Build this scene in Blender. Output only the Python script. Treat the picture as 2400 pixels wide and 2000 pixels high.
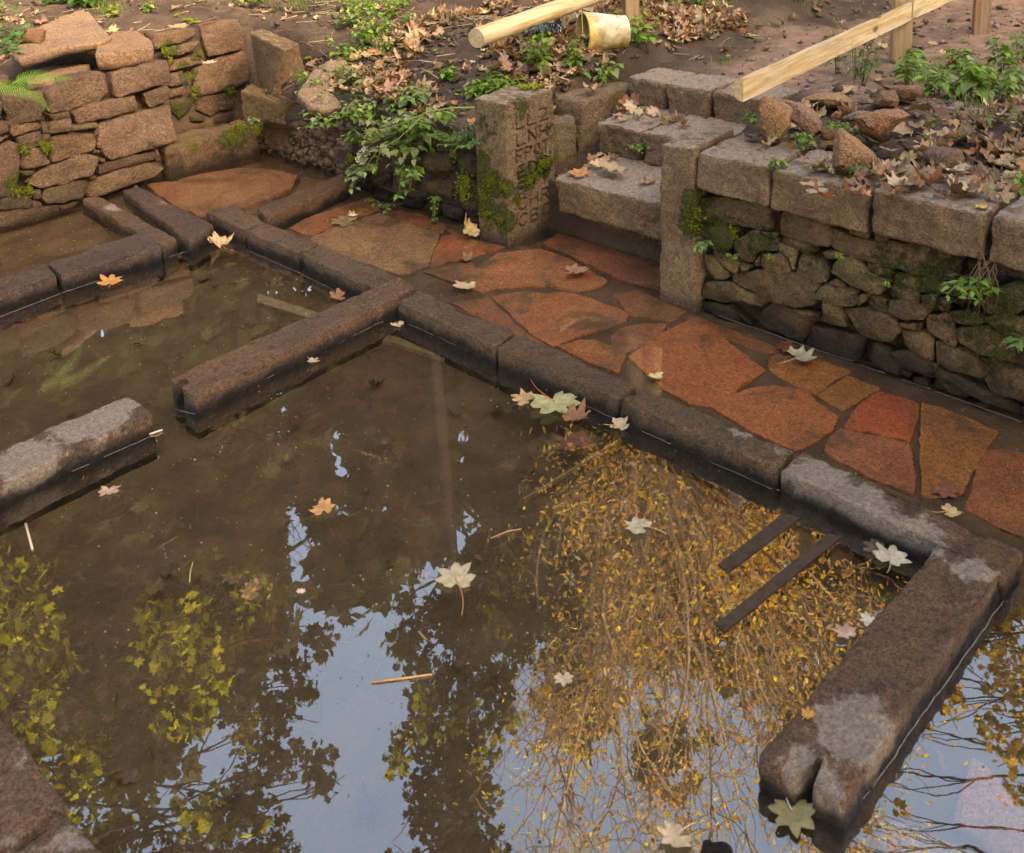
import bpy, bmesh, math, random
import numpy as np
from mathutils import Vector, Matrix
random.seed(7); RNG = np.random.default_rng(11)
for o in list(bpy.data.objects): bpy.data.objects.remove(o)
S = bpy.context.scene
COL = S.collection
# ------------------------------------------------------------------ camera
FPX, CY, PITCH, ROLL, CAMH = 2478.5, 133.8, 0.223738, -0.037773, 1.75
_F = np.array([0, math.cos(PITCH), -math.sin(PITCH)]); _U = np.array([0, math.sin(PITCH), math.cos(PITCH)]); _R = np.array([1., 0, 0])
CR = math.cos(ROLL)*_R + math.sin(ROLL)*_U; CU = -math.sin(ROLL)*_R + math.cos(ROLL)*_U; CF = _F
cam_d = bpy.data.cameras.new('camera'); cam = bpy.data.objects.new('camera', cam_d); COL.objects.link(cam)
cam.matrix_world = Matrix(((CR[0], CU[0], -CF[0], 0), (CR[1], CU[1], -CF[1], 0), (CR[2], CU[2], -CF[2], CAMH), (0, 0, 0, 1)))
cam_d.sensor_width = 36; cam_d.lens = FPX/2400*36; cam_d.shift_y = -(1000-CY)/2400
cam_d.clip_start = .05; cam_d.clip_end = 500
cam_d.dof.use_dof = True; cam_d.dof.focus_distance = 4.3; cam_d.dof.aperture_fstop = 7.0
S.camera = cam
# ------------------------------------------------------------------ world, sun, exposure
w = bpy.data.worlds.new('World'); S.world = w; w.use_nodes = True
SUN_EL, SUN_AZ = math.radians(37), math.radians(140)       # azimuth of the sun measured clockwise from +Y
wt = w.node_tree; sky = wt.nodes.new('ShaderNodeTexSky'); sky.sky_type = 'NISHITA'; sky.sun_disc = False
sky.sun_elevation = SUN_EL; sky.sun_rotation = SUN_AZ; sky.dust_density = 3.0; sky.air_density = 1.0; sky.ozone_density = 1.0
wt.links.new(sky.outputs[0], wt.nodes['Background'].inputs[0]); wt.nodes['Background'].inputs[1].default_value = 0.15
sd = bpy.data.lights.new('sun', 'SUN'); sd.energy = 1.5; sd.angle = math.radians(9); sd.color = (1, .90, .76)
sun = bpy.data.objects.new('sun', sd); COL.objects.link(sun)
sdir = Vector((math.sin(SUN_AZ)*math.cos(SUN_EL), math.cos(SUN_AZ)*math.cos(SUN_EL), math.sin(SUN_EL)))
sun.rotation_euler = sdir.to_track_quat('Z', 'Y').to_euler(); sun.location = sdir*20
S.view_settings.view_transform = 'Standard'; S.view_settings.look = 'None'; S.view_settings.use_white_balance = True; S.view_settings.white_balance_temperature = 9000; S.view_settings.white_balance_tint = 10; S.view_settings.exposure = 2.75; S.view_settings.gamma = 1
S.render.engine = 'CYCLES'; S.cycles.max_bounces = 8; S.cycles.transparent_max_bounces = 24
# ------------------------------------------------------------------ site grid: a runs along the long kerb, b across it
A2 = np.array([.7159, -.6982]); B2 = np.array([.6982, .7159])
def V(a, b, z=0.): return np.array([a*A2[0]+b*B2[0], a*A2[1]+b*B2[1], z])
AV, BV, ZV = V(1, 0), V(0, 1), np.array([0, 0, 1.])
def ray(x, y): return (x-1200)/FPX*CR - (y-CY)/FPX*CU + CF
C0 = np.array([0, 0, CAMH])
def P(x, y, z=0.): d = ray(x, y); return C0 + d*((z-CAMH)/d[2])
def onb(x, y, b0): d = ray(x, y); return C0 + d*(b0/(d[:2]@B2))
def ona(x, y, a0): d = ray(x, y); return C0 + d*(a0/(d[:2]@A2))
def ab(p): return float(p[:2]@A2), float(p[:2]@B2)
def crop(x0, y0, s, pts): return [(x0+x/s, y0+y/s) for x, y in pts]
# ------------------------------------------------------------------ vectorised gradient noise
_perm = RNG.permutation(256).astype(np.int64); _perm = np.concatenate([_perm, _perm, _perm])
_grad = RNG.normal(size=(256, 3)); _grad /= np.linalg.norm(_grad, axis=1)[:, None]
def vn(p, s=1., seed=0.):
    p = np.asarray(p, float)*s + seed*17.31
    i = np.floor(p).astype(np.int64); f = p-i; i &= 255; u = f*f*f*(f*(f*6-15)+10); out = 0
    for dx in (0, 1):
        for dy in (0, 1):
            for dz in (0, 1):
                h = _perm[_perm[_perm[(i[:, 0]+dx) & 255]+((i[:, 1]+dy) & 255)]+((i[:, 2]+dz) & 255)]
                d = (_grad[h]*(f-[dx, dy, dz])).sum(1)
                out = out + d*(u[:, 0] if dx else 1-u[:, 0])*(u[:, 1] if dy else 1-u[:, 1])*(u[:, 2] if dz else 1-u[:, 2])
    return out*1.6
def fbm(p, s, o=4, seed=0): return sum(vn(p, s*2**k, seed+k)*.5**k for k in range(o))
# ------------------------------------------------------------------ object helpers
def tag(o, label=None, cat=None, group=None, kind=None):
    if label: o['label'] = label
    if cat: o['category'] = cat
    if group: o['group'] = group
    if kind: o['kind'] = kind
    return o
def empty(name, loc, label=None, cat=None, group=None):
    o = bpy.data.objects.new(name, None); COL.objects.link(o); o.location = Vector(loc); o.empty_display_size = .1
    return tag(o, label, cat, group)
def mesh(name, v, f, mat, parent=None, origin=None, smooth=True, attrs=None, col=None):
    v = np.asarray(v, float)
    if origin is None:
        mn, mx = v.min(0), v.max(0); origin = np.array([(mn[0]+mx[0])/2, (mn[1]+mx[1])/2, mn[2]])
    origin = np.asarray(origin, float)
    me = bpy.data.meshes.new(name); me.from_pydata((v-origin).tolist(), [], f if isinstance(f, list) else f.tolist())
    if smooth: me.polygons.foreach_set('use_smooth', np.ones(len(me.polygons), bool))
    if col is not None:
        c = np.asarray(col, float)
        if c.ndim == 1: c = np.tile(c, (len(v), 1))
        c = np.concatenate([c, np.ones((len(v), 1))], 1)
        me.color_attributes.new('tint', 'FLOAT_COLOR', 'POINT').data.foreach_set('color', c.ravel())
    for k, a in (attrs or {}).items():
        me.attributes.new(k, 'FLOAT', 'POINT').data.foreach_set('value', np.broadcast_to(np.asarray(a, float), (len(v),)).copy())
    me.materials.append(mat); me.update()
    o = bpy.data.objects.new(name, me); COL.objects.link(o)
    if parent is not None: o.parent = parent; o.location = Vector(origin) - parent.location
    else: o.location = Vector(origin)
    return o
class Acc:
    def __init__(s): s.v = []; s.f = []; s.c = []; s.n = 0
    def add(s, v, f, c=(1, 1, 1)):
        v = np.asarray(v, float); s.v.append(v); n = s.n
        s.f.extend([tuple(i+n for i in q) for q in f]); s.n += len(v)
        c = np.asarray(c, float); s.c.append(np.tile(c, (len(v), 1)) if c.ndim == 1 else c)
    def build(s, name, mat, parent=None, smooth=True, origin=None):
        return mesh(name, np.concatenate(s.v), s.f, mat, parent, origin, smooth, None, np.concatenate(s.c))
def tube(acc, pts, r, n=6, c=(1, 1, 1)):
    pts = np.asarray(pts, float); r = np.broadcast_to(np.asarray(r, float), (len(pts),))
    t = np.gradient(pts, axis=0); t /= np.linalg.norm(t, axis=1)[:, None]+1e-12
    u = np.cross(t[0], [0.3, .1, 1.]);
    if np.linalg.norm(u) < 1e-3: u = np.cross(t[0], [1., 0, 0])
    vs = []
    for i in range(len(pts)):
        u = u - t[i]*(u@t[i]); u /= np.linalg.norm(u); w_ = np.cross(t[i], u)
        for k in range(n):
            th = 2*math.pi*k/n; vs.append(pts[i]+r[i]*(math.cos(th)*u+math.sin(th)*w_))
    f = [(i*n+k, i*n+(k+1) % n, (i+1)*n+(k+1) % n, (i+1)*n+k) for i in range(len(pts)-1) for k in range(n)]
    f += [tuple(range(n))[::-1], tuple((len(pts)-1)*n+k for k in range(n))]
    acc.add(vs, f, c)
# ------------------------------------------------------------------ materials
def mk(name):
    m = bpy.data.materials.new(name); m.use_nodes = True; nt = m.node_tree
    for n in list(nt.nodes): nt.nodes.remove(n)
    return m, nt
class G:
    def __init__(s, nt): s.nt = nt
    def n(s, t, ins=None, **props):
        nd = s.nt.nodes.new(t)
        for k, v in props.items(): setattr(nd, k, v)
        for k, v in (ins or {}).items():
            if isinstance(v, bpy.types.NodeSocket): s.nt.links.new(v, nd.inputs[k])
            else: nd.inputs[k].default_value = v
        return nd
    def pos(s): return s.n('ShaderNodeNewGeometry').outputs['Position']
    def noise(s, scale, detail=5, rough=.6, vec=None, dist=0., out='Fac'):
        return s.n('ShaderNodeTexNoise', {'Vector': vec or s.pos(), 'Scale': scale, 'Detail': detail, 'Roughness': rough, 'Distortion': dist}).outputs[out]
    def ramp(s, fac, lo, hi, a=0., b=1.):
        return s.n('ShaderNodeMapRange', {'Value': fac, 'From Min': lo, 'From Max': hi, 'To Min': a, 'To Max': b}, interpolation_type='SMOOTHSTEP').outputs[0]
    def mix(s, fac, a, b, mode='MIX'):
        nd = s.nt.nodes.new('ShaderNodeMix'); nd.data_type = 'RGBA'; nd.blend_type = mode
        for i, v in ((0, fac), (6, a), (7, b)):
            if isinstance(v, bpy.types.NodeSocket): s.nt.links.new(v, nd.inputs[i])
            else: nd.inputs[i].default_value = v if i == 0 or len(v) == 4 else (*v, 1)
        return nd.outputs[2]
    def math(s, op, a, b=0., clamp=False):
        return s.n('ShaderNodeMath', {0: a, 1: b}, operation=op, use_clamp=clamp).outputs[0]
    def attr(s, name, out='Fac'): return s.n('ShaderNodeAttribute', attribute_name=name).outputs[out]
    def z(s): return s.n('ShaderNodeSeparateXYZ', {0: s.pos()}).outputs['Z']
    def bump(s, h, strength, dist, normal=None):
        ins = {'Height': h, 'Strength': strength, 'Distance': dist}
        if normal is not None: ins['Normal'] = normal
        return s.n('ShaderNodeBump', ins).outputs[0]
    def out(s, col, rough, nrm=None, spec=.4, **kw):
        ins = {'Base Color': col, 'Roughness': rough, 'Specular IOR Level': spec}
        if nrm is not None: ins['Normal'] = nrm
        ins.update(kw)
        b = s.n('ShaderNodeBsdfPrincipled', ins); o = s.n('ShaderNodeOutputMaterial'); s.nt.links.new(b.outputs[0], o.inputs[0]); return b
def c4(c): return (*c, 1.)
def stone_mat(name, c1, c2, c3=(.05, .04, .03), speck=.35, wet_h=.07, dry=None, moss_c=(.085, .10, .012), rough=.85, bump=.9, wetness=.42, mud=None, allwet=False, grain=150):
    m, nt = mk(name); g = G(nt)
    big = g.noise(5, 6, .65); mid = g.noise(28, 6, .7); fine = g.noise(grain, 3, .7)
    col = g.mix(g.ramp(big, .35, .65), c4(c1), c4(c2))
    col = g.mix(g.ramp(mid, .52, .72, 0, .6), col, c4(c3))
    vor = g.n('ShaderNodeTexVoronoi', {'Vector': g.pos(), 'Scale': grain*1.6}).outputs['Color']
    sv = g.n('ShaderNodeSeparateColor', {0: vor}).outputs[0]
    col = g.mix(min(1, speck*1.35), col, g.mix(1., col, g.n('ShaderNodeCombineColor', {0: g.ramp(sv, 0, 1, .25, 1.9), 1: g.ramp(sv, 0, 1, .25, 1.75), 2: g.ramp(sv, 0, 1, .28, 1.65)}).outputs[0], 'MULTIPLY'))
    col = g.mix(1., col, g.attr('tint', 'Color'), 'MULTIPLY')
    rgh = rough
    if dry:
        dm = g.ramp(g.math('ADD', g.attr('dry'), g.math('MULTIPLY', g.math('SUBTRACT', g.noise(22, 6, .7), .5), 1.1)), .42, .56)
        col = g.mix(dm, col, g.mix(g.ramp(fine, .3, .7), c4(dry), c4(tuple(x*.6 for x in dry))))
        rgh = g.ramp(dm, 0, 1, rough, .9)
    mm = g.ramp(g.math('ADD', g.attr('moss'), g.math('MULTIPLY', g.math('SUBTRACT', g.noise(34, 8, .75), .5), 1.5)), .5, .66)
    mossc = g.mix(g.ramp(g.noise(160, 3), .35, .65), c4(tuple(x*.45 for x in moss_c)), c4(tuple(x*1.5 for x in moss_c)))
    col = g.mix(mm, col, mossc)
    if mud:
        md = g.ramp(g.noise(3.4, 7, .72, None, .6), .50, .62, 0, .85); col = g.mix(md, col, g.mix(fine, c4(mud), c4(tuple(x*.55 for x in mud))))
    wet = g.ramp(g.math('ADD', g.z(), g.math('MULTIPLY', g.noise(9, 5, .65), wet_h*1.3)), wet_h*1.65, wet_h*.75)
    col = g.mix(wet, col, g.mix(1., col, c4((wetness, wetness*.93, wetness*.88)), 'MULTIPLY'))
    r2 = g.mix(wet, g.n('ShaderNodeCombineColor', {0: rgh}).outputs[0] if isinstance(rgh, bpy.types.NodeSocket) else (rgh, 0, 0, 1), (.5, 0, 0, 1))
    rr = g.n('ShaderNodeSeparateColor', {0: r2}).outputs[0]
    hgt = g.math('ADD', g.math('MULTIPLY', mid, .8), g.math('ADD', g.math('MULTIPLY', fine, .4), g.math('MULTIPLY', g.noise(75, 5, .75), .8)))
    col = g.mix(g.ramp(g.noise(75, 5, .75), .36, .62, .55, 0), col, g.mix(1., col, c4((.35, .33, .3)), 'MULTIPLY'))
    hgt = g.math('ADD', hgt, g.math('MULTIPLY', mm, .8))
    g.out(col, rr, g.bump(hgt, bump, .032), .38)
    return m
M = {}
M['sand'] = stone_mat('brown_sandstone', (.235, .178, .125), (.155, .113, .078), (.10, .065, .04), wet_h=.1)
M['granite'] = stone_mat('weathered_granite', (.40, .28, .17), (.29, .195, .112), (.13, .09, .06), speck=.28, wet_h=.075, grain=200, bump=1., dry=(.64, .49, .385))  # pale dry tone for the tops: wear, with overhead light painted in
M['mossy'] = stone_mat('mossy_rubble', (.27, .20, .12), (.19, .135, .08), (.07, .05, .03), speck=.3, wet_h=.17, wetness=.16, grain=200, bump=1.)
M['kerb'] = stone_mat('wet_red_granite', (.125, .093, .068), (.17, .112, .076), (.03, .022, .017), speck=.42, wet_h=.050, dry=(.56, .44, .36), rough=.5, bump=1., wetness=.065, grain=190)
M['slab'] = stone_mat('red_sandstone_paving', (.40, .16, .075), (.32, .12, .058), (.14, .075, .04), speck=.45, wetness=.97, wet_h=.0001, rough=.5, bump=.6, grain=200, mud=(.17, .105, .06))
M['rock'] = stone_mat('loose_rock', (.47, .30, .18), (.38, .24, .17), (.20, .12, .07), speck=.3, wet_h=.0001)
def soil_mat():
    m, nt = mk('soil'); g = G(nt)
    col = g.mix(g.ramp(g.noise(3, 6), .4, .6), c4((.13, .09, .066)), c4((.08, .055, .042)))
    col = g.mix(g.attr('path'), col, g.mix(g.ramp(g.noise(14, 5), .35, .65), c4((.42, .27, .195)), c4((.29, .18, .125))))
    col = g.mix(g.ramp(g.noise(90, 4), .5, .75, 0, .7), col, g.mix(1., col, c4((.45, .42, .4)), 'MULTIPLY'))
    gr = g.ramp(g.math('ADD', g.attr('green'), g.noise(9, 6, .7)), .95, 1.15)
    col = g.mix(gr, col, g.mix(g.noise(60, 4), c4((.05, .075, .012)), c4((.11, .14, .03))))
    bare = g.attr('mud')
    col = g.mix(bare, col, g.mix(g.ramp(g.noise(7, 5), .35, .65), g.mix(g.attr('pav'), c4((.185, .13, .078)), c4((.16, .096, .058))), g.mix(g.attr('pav'), c4((.13, .09, .054)), c4((.105, .062, .04)))))
    h = g.math('ADD', g.noise(40, 6, .7), g.math('MULTIPLY', g.noise(170, 3), .4))
    g.out(col, .9, g.bump(h, 1., .03), .25); return m
M['soil'] = soil_mat()
def tint_mat(name, rough=.6, spec=.35, trans=0., noise_s=60, amt=.35, bump=.15, thresh=(.35, .7), dark=(.55, .5, .45)):
    m, nt = mk(name); g = G(nt)
    t = g.attr('tint', 'Color')
    col = g.mix(g.ramp(g.noise(noise_s, 5, .7), thresh[0], thresh[1], 0, amt), t, g.mix(1., t, c4(dark), 'MULTIPLY'))
    b = g.n('ShaderNodeBsdfPrincipled', {'Base Color': col, 'Roughness': rough, 'Specular IOR Level': spec, 'Normal': g.bump(g.noise(noise_s*1.5, 4), bump, .01)})
    o = g.n('ShaderNodeOutputMaterial')
    if trans:
        tr = g.n('ShaderNodeBsdfTranslucent', {'Color': g.mix(1., t, c4((1.25, 1.3, .6)), 'MULTIPLY')})
        mx = g.n('ShaderNodeMixShader', {0: trans, 1: b.outputs[0], 2: tr.outputs[0]}); nt.links.new(mx.outputs[0], o.inputs[0])
    else: nt.links.new(b.outputs[0], o.inputs[0])
    return m
M['leaf'] = tint_mat('dry_leaf', .7, .3, .12, 55, .6, .5)
M['green'] = tint_mat('green_leaf', .45, .4, .3, 70, .35, .3)
M['stem'] = tint_mat('stem', .6)
M['tree_leaf'] = tint_mat('tree_leaf', .6, .2, .45, 3, .3, 0)
M['bark'] = tint_mat('bark', .9, .2, 0, 25, .8, .8)
M['scum'] = None
M['moss'] = tint_mat('moss', .95, .1, .15, 200, .4, 1.)
def wood_mat():
    m, nt = mk('pale_pine'); g = G(nt)
    tc = g.n('ShaderNodeTexCoord').outputs['Object']
    mp = g.n('ShaderNodeMapping', {'Vector': tc, 'Scale': (1.2, 22, 22)}).outputs[0]
    gr = g.noise(2.2, 6, .65, mp, 1.2)
    t = g.attr('tint', 'Color')
    col = g.mix(g.ramp(gr, .4, .62), t, g.mix(1., t, c4((.72, .6, .42)), 'MULTIPLY'))
    col = g.mix(g.ramp(g.noise(26, 6, .75, tc), .58, .75, 0, .75), col, g.mix(1., col, c4((.45, .38, .3)), 'MULTIPLY'))
    kn = g.n('ShaderNodeTexVoronoi', {'Vector': g.n('ShaderNodeMapping', {'Vector': tc, 'Scale': (3.1, 8, 8)}).outputs[0], 'Scale': 1.}).outputs['Distance']
    col = g.mix(g.ramp(kn, .16, .08), col, c4((.16, .085, .04)))
    col = g.mix(g.ramp(g.noise(3., 6, .7, g.n('ShaderNodeMapping', {'Vector': tc, 'Scale': (.8, 9, 9)}).outputs[0]), .45, .7, 0, .6), col, c4((.34, .30, .24)))
    g.out(col, .75, g.bump(gr, .35, .006), .3); return m
M['wood'] = wood_mat()
def water_mat(name, murk_fac, murk, ior=1.75, tint=(.80, .72, .58)):
    m, nt = mk(name); g = G(nt)
    nrm = g.bump(g.math('ADD', g.noise(3.2, 2, .4, None, .3), g.math('MULTIPLY', g.noise(14, 2), .12)), .03, .012)
    dt = g.n('ShaderNodeVectorMath', {0: g.n('ShaderNodeNewGeometry').outputs['Incoming'], 1: nrm}, operation='DOT_PRODUCT').outputs['Value']
    f0 = ior; fr = g.math('ADD', f0, g.math('MULTIPLY', 1-f0, g.math('POWER', g.math('SUBTRACT', 1., g.math('ABSOLUTE', dt), True), 5.)), True)
    gl = g.n('ShaderNodeBsdfGlossy', {'Color': (1, 1, 1, 1), 'Roughness': 0.0, 'Normal': nrm})
    tr = g.n('ShaderNodeBsdfTransparent', {'Color': c4(tint)})
    mc = g.mix(g.ramp(g.noise(2.5, 5, .6), .3, .7), c4(murk), c4(tuple(x*.72 for x in murk)))
    df = g.n('ShaderNodeBsdfDiffuse', {'Color': mc})
    a = g.n('ShaderNodeMixShader', {0: murk_fac, 1: tr.outputs[0], 2: df.outputs[0]})
    b = g.n('ShaderNodeMixShader', {0: fr, 1: a.outputs[0], 2: gl.outputs[0]})
    o = g.n('ShaderNodeOutputMaterial'); nt.links.new(b.outputs[0], o.inputs[0]); return m
M['pool'] = water_mat('murky_pool_water', .035, (.14, .10, .06), .20, (.96, .92, .85))
M['film'] = water_mat('shallow_clear_water', .02, (.14, .10, .06), .055, (.97, .95, .92))
M['basin'] = water_mat('shallow_basin_water', .05, (.15, .10, .06), .04, (.92, .88, .8))
def simple(name, c, rough=.6, bump=0, ns=60, var=.3, spec=.4):
    m, nt = mk(name); g = G(nt)
    n = g.noise(ns, 5, .65); col = g.mix(g.ramp(n, .35, .7), c4(c), c4(tuple(x*(1-var) for x in c)))
    g.out(col, rough, g.bump(n, bump, .01) if bump else None, spec); return m
# ------------------------------------------------------------------ stone builders
MOSS = []; DRY = []
def spots(v, lst):
    a = np.zeros(len(v))
    for c, r, s in lst: a = np.maximum(a, s*np.clip(1.25-np.linalg.norm(v-np.asarray(c), axis=1)/r, 0, 1))
    return a
def block(name, bot, top, mat, parent=None, r=.012, res=.012, rough=.004, tint=(1, 1, 1), moss=0., seed=None, hook=None, lump=.0, chip=.6, maxn=90, top_worn_lit=0., label=None, cat=None, group=None):
    """rounded, rough stone from 4 bottom + 4 top corners (same order round)"""
    bot = np.asarray(bot, float); top = np.asarray(top, float); seed = random.uniform(0, 50) if seed is None else seed
    L = np.array([np.linalg.norm(bot[1]-bot[0])+np.linalg.norm(top[1]-top[0]), np.linalg.norm(bot[3]-bot[0])+np.linalg.norm(top[3]-top[0]), np.linalg.norm(top-bot, axis=1).mean()*2])/2
    N = np.maximum(4, np.ceil(L/res).astype(int)); N = np.minimum(N, maxn)
    def ticks(n, l):
        t = np.linspace(0, 1, n+1); e = min(.45, r/l)
        return np.unique(np.concatenate([t, [e*.3, e*.7, 1-e*.7, 1-e*.3]]).round(5))
    tk = [ticks(N[i], L[i]) for i in range(3)]; n = [len(t)-1 for t in tk]
    idx = {}; vs = []
    def gi(i, j, k):
        q = (i, j, k)
        if q not in idx: idx[q] = len(vs); vs.append((tk[0][i], tk[1][j], tk[2][k]))
        return idx[q]
    fs = []
    for i in range(n[0]):
        for j in range(n[1]):
            fs.append((gi(i, j, 0), gi(i, j+1, 0), gi(i+1, j+1, 0), gi(i+1, j, 0))); fs.append((gi(i, j, n[2]), gi(i+1, j, n[2]), gi(i+1, j+1, n[2]), gi(i, j+1, n[2])))
    for i in range(n[0]):
        for k in range(n[2]):
            fs.append((gi(i, 0, k), gi(i+1, 0, k), gi(i+1, 0, k+1), gi(i, 0, k+1))); fs.append((gi(i, n[1], k), gi(i, n[1], k+1), gi(i+1, n[1], k+1), gi(i+1, n[1], k)))
    for j in range(n[1]):
        for k in range(n[2]):
            fs.append((gi(0, j, k), gi(0, j, k+1), gi(0, j+1, k+1), gi(0, j+1, k))); fs.append((gi(n[0], j, k), gi(n[0], j+1, k), gi(n[0], j+1, k+1), gi(n[0], j, k+1)))
    u = np.array(vs); p = u*L
    rr = r*(1+chip*vn(p+seed, 9, 3))[:, None]; rr = np.minimum(np.maximum(rr, .2*r), L.min()*.45)
    q = np.clip(p, rr, L-rr); d = p-q; ln = np.linalg.norm(d, axis=1)[:, None]; nrm = d/np.maximum(ln, 1e-9)
    flat = np.where(ln > 1e-9, nrm, 0)
    # faces: outward direction where the point lies on a face
    p = q+flat*rr
    on = np.where(np.isclose(u, 0), -1., 0)+np.where(np.isclose(u, 1), 1., 0); on = on/np.maximum(np.linalg.norm(on, axis=1)[:, None], 1e-9)
    ww = p+seed*3.7
    disp = rough*(1.4*vn(ww, 9, 1)+1.0*vn(ww, 26, 2)+.8*vn(ww, 60, 4))+lump*vn(ww, 5, 6)
    disp -= rough*2.2*np.clip(vn(ww, 15, 7)-.35, 0, 1)
    p = p+on*disp[:, None]
    if hook is not None: p = hook(p, L)
    u = p/L
    e = u[:, 0:1]; f_ = u[:, 1:2]; k = u[:, 2:3]
    def bil(c): return (1-e)*(1-f_)*c[0]+e*(1-f_)*c[1]+e*f_*c[2]+(1-e)*f_*c[3]
    x = (1-k)*bil(bot)+k*bil(top)
    o = mesh(name, x, fs, mat, parent, None, True, {'moss': spots(x, MOSS)+moss, 'dry': np.maximum(spots(x, DRY), np.where(on[:, 2] > .9, top_worn_lit, 0))}, np.asarray(tint))  # top faces paler: worn stone plus overhead light put into the colour
    if np.dot(np.cross(bot[1]-bot[0], bot[3]-bot[0]), top[0]-bot[0]) < 0: o.data.flip_normals()
    return tag(o, label, cat, group)
def boxc(a0, a1, b0, b1, z): return [V(a0, b0, z), V(a1, b0, z), V(a1, b1, z), V(a0, b1, z)]
def jit(v, r=.08): return tuple(np.clip(np.array(v)*(1+random.uniform(-r, r))*(1+RNG.uniform(-r*.4, r*.4, 3)), 0, 3))
def pillow(name, poly, n, depth, mat, parent=None, bulge=.012, edge=.02, res=.014, rough=.005, tint=(1, 1, 1), moss=0., tilt=0., seed=None, shrink=.004, facet=.0, soft=.12, ragged=0., label=None, cat=None, group=None, both=False):
    """stone whose visible face is a polygon in space; n = outward normal; extruded backwards by depth"""
    poly = np.asarray(poly, float); n = np.asarray(n, float)/np.linalg.norm(n); seed = random.uniform(0, 50) if seed is None else seed
    c = poly.mean(0); u = np.cross(n, ZV) if abs(n[2]) < .9 else AV.copy(); u -= n*(u@n); u /= np.linalg.norm(u); w_ = np.cross(n, u)
    q = np.stack([(poly-c)@u, (poly-c)@w_], 1)
    area = .5*np.sum(q[:, 0]*np.roll(q[:, 1], -1)-np.roll(q[:, 0], -1)*q[:, 1])
    if area < 0: q = q[::-1]
    pts = []
    for i in range(len(q)):
        a_, b_ = q[i], q[(i+1) % len(q)]; m = max(1, int(np.linalg.norm(b_-a_)/res))
        for t in range(m): pts.append(a_+(b_-a_)*t/m)
    B = np.array(pts); cen = B.mean(0); R = np.linalg.norm(B-cen, axis=1).mean()
    # soften corners a little
    B = soft*np.roll(B, 1, 0)+(1-2*soft)*B+soft*np.roll(B, -1, 0)
    B3 = np.concatenate([B*1., np.zeros((len(B), 1))], 1)+seed
    off = (B-cen)/np.maximum(np.linalg.norm(B-cen, axis=1)[:, None], 1e-6)
    B = B+off*(rough*1.3*vn(B3, 22, 1)+ragged*(vn(B3, 30, 8)+.6*vn(B3, 75, 9))-shrink)[:, None]
    rings = []; e = min(edge, .4*R)
    prof = [(-depth, .94), (-depth*.6, .985), (-depth*.3, 1.), (-e, 1.0), (-e*.35, 1-.18*e/R), (0, 1-.75*e/R), (bulge*.5, 1-1.9*e/R)]
    ns = max(2, int(R/res/1.3)); s0 = max(.3, 1-1.9*e/R)
    prof += [(bulge*(.5+.5*(1-(1-k/ns)**2)), s0*(1-k/ns)) for k in range(1, ns)]
    vs = []; ht = []
    for h, s in prof:
        Q = cen+(B-cen)*s; vs.append(Q); ht.append(np.full(len(B), h))
    vs.append(cen[None]); ht.append(np.array([bulge])); Q = np.concatenate(vs); h = np.concatenate(ht)
    Q3 = np.concatenate([Q, h[:, None]], 1)+seed*1.7
    front = np.clip((h+e)/e, 0, 1)
    d = rough*(1.8*vn(Q3, 9, 2)+1.*vn(Q3, 24, 3)+.8*vn(Q3, 55, 4)) - rough*1.8*np.clip(vn(Q3, 14, 7)-.3, 0, 1)
    if facet:
        for _ in range(4):
            th = random.uniform(0, 6.28); dd = (Q-cen)@np.array([math.cos(th), math.sin(th)])/R; d -= facet*np.clip(dd-random.uniform(.05, .45), 0, 2)
    h = h+d*front + (Q-cen)[:, 1]*tilt*front
    side = (1-front)*rough*1.2*vn(Q3, 18, 5); Q = Q+((Q-cen)/np.maximum(np.linalg.norm(Q-cen, axis=1)[:, None], 1e-6))*side[:, None]
    x = c+Q[:, :1]*u+Q[:, 1:]*w_+h[:, None]*n
    m = len(B); f = []
    for k in range(len(prof)-1):
        for i in range(m): f.append((k*m+i, k*m+(i+1) % m, (k+1)*m+(i+1) % m, (k+1)*m+i))
    k = len(prof)-1; f += [(k*m+i, k*m+(i+1) % m, (k+1)*m) for i in range(m)]; f.append(tuple(range(m))[::-1])
    o = mesh(name, x, f, mat, parent, None, True, {'moss': spots(x, MOSS)+moss, 'dry': spots(x, DRY)}, np.asarray(tint))
    return tag(o, label, cat, group)
# ================================================================== terrain
def sst(x, a, b): t = np.clip((x-a)/(b-a), 0, 1); return t*t*(3-2*t)
def upland(a, b):
    """height of the ground round the pool (metres above the water)"""
    right = sst(a, -3.1, -2.2)
    mid = .40+.20*sst(b, 3.0, 3.9)+.07*np.exp(-((a+3.9)**2/.5+(b-3.9)**2/.3))
    rt = .565+0*a
    h = mid*(1-right)+rt*right
    st = sst(a, -3.15, -3.05)*(1-sst(a, -2.2, -2.1))       # flight of steps cut in the bank
    h = h*(1-st)+st*np.clip(.13+(b-3.1)*.36*1.05, .02, .535)
    left = sst(-a, 4.85, 5.1)
    lh = .60+.10*np.clip(-a-5.2, 0, 3)+.0*b
    lh = lh*(1-sst(b, 3.3, 4.2))+(.42+.2*sst(b, 3., 4.2))*sst(b, 3.3, 4.2)+.05*np.clip(-a-5.4, 0, 3)*sst(b, 3.3, 4.2)
    h = h*(1-left)+lh*left
    d = np.hypot(a*A2[0]+b*B2[0], a*A2[1]+b*B2[1])
    return h+.30*np.clip(d-7.2, 0, 30)*(1-.4*sst(d, 12, 30))
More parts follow.
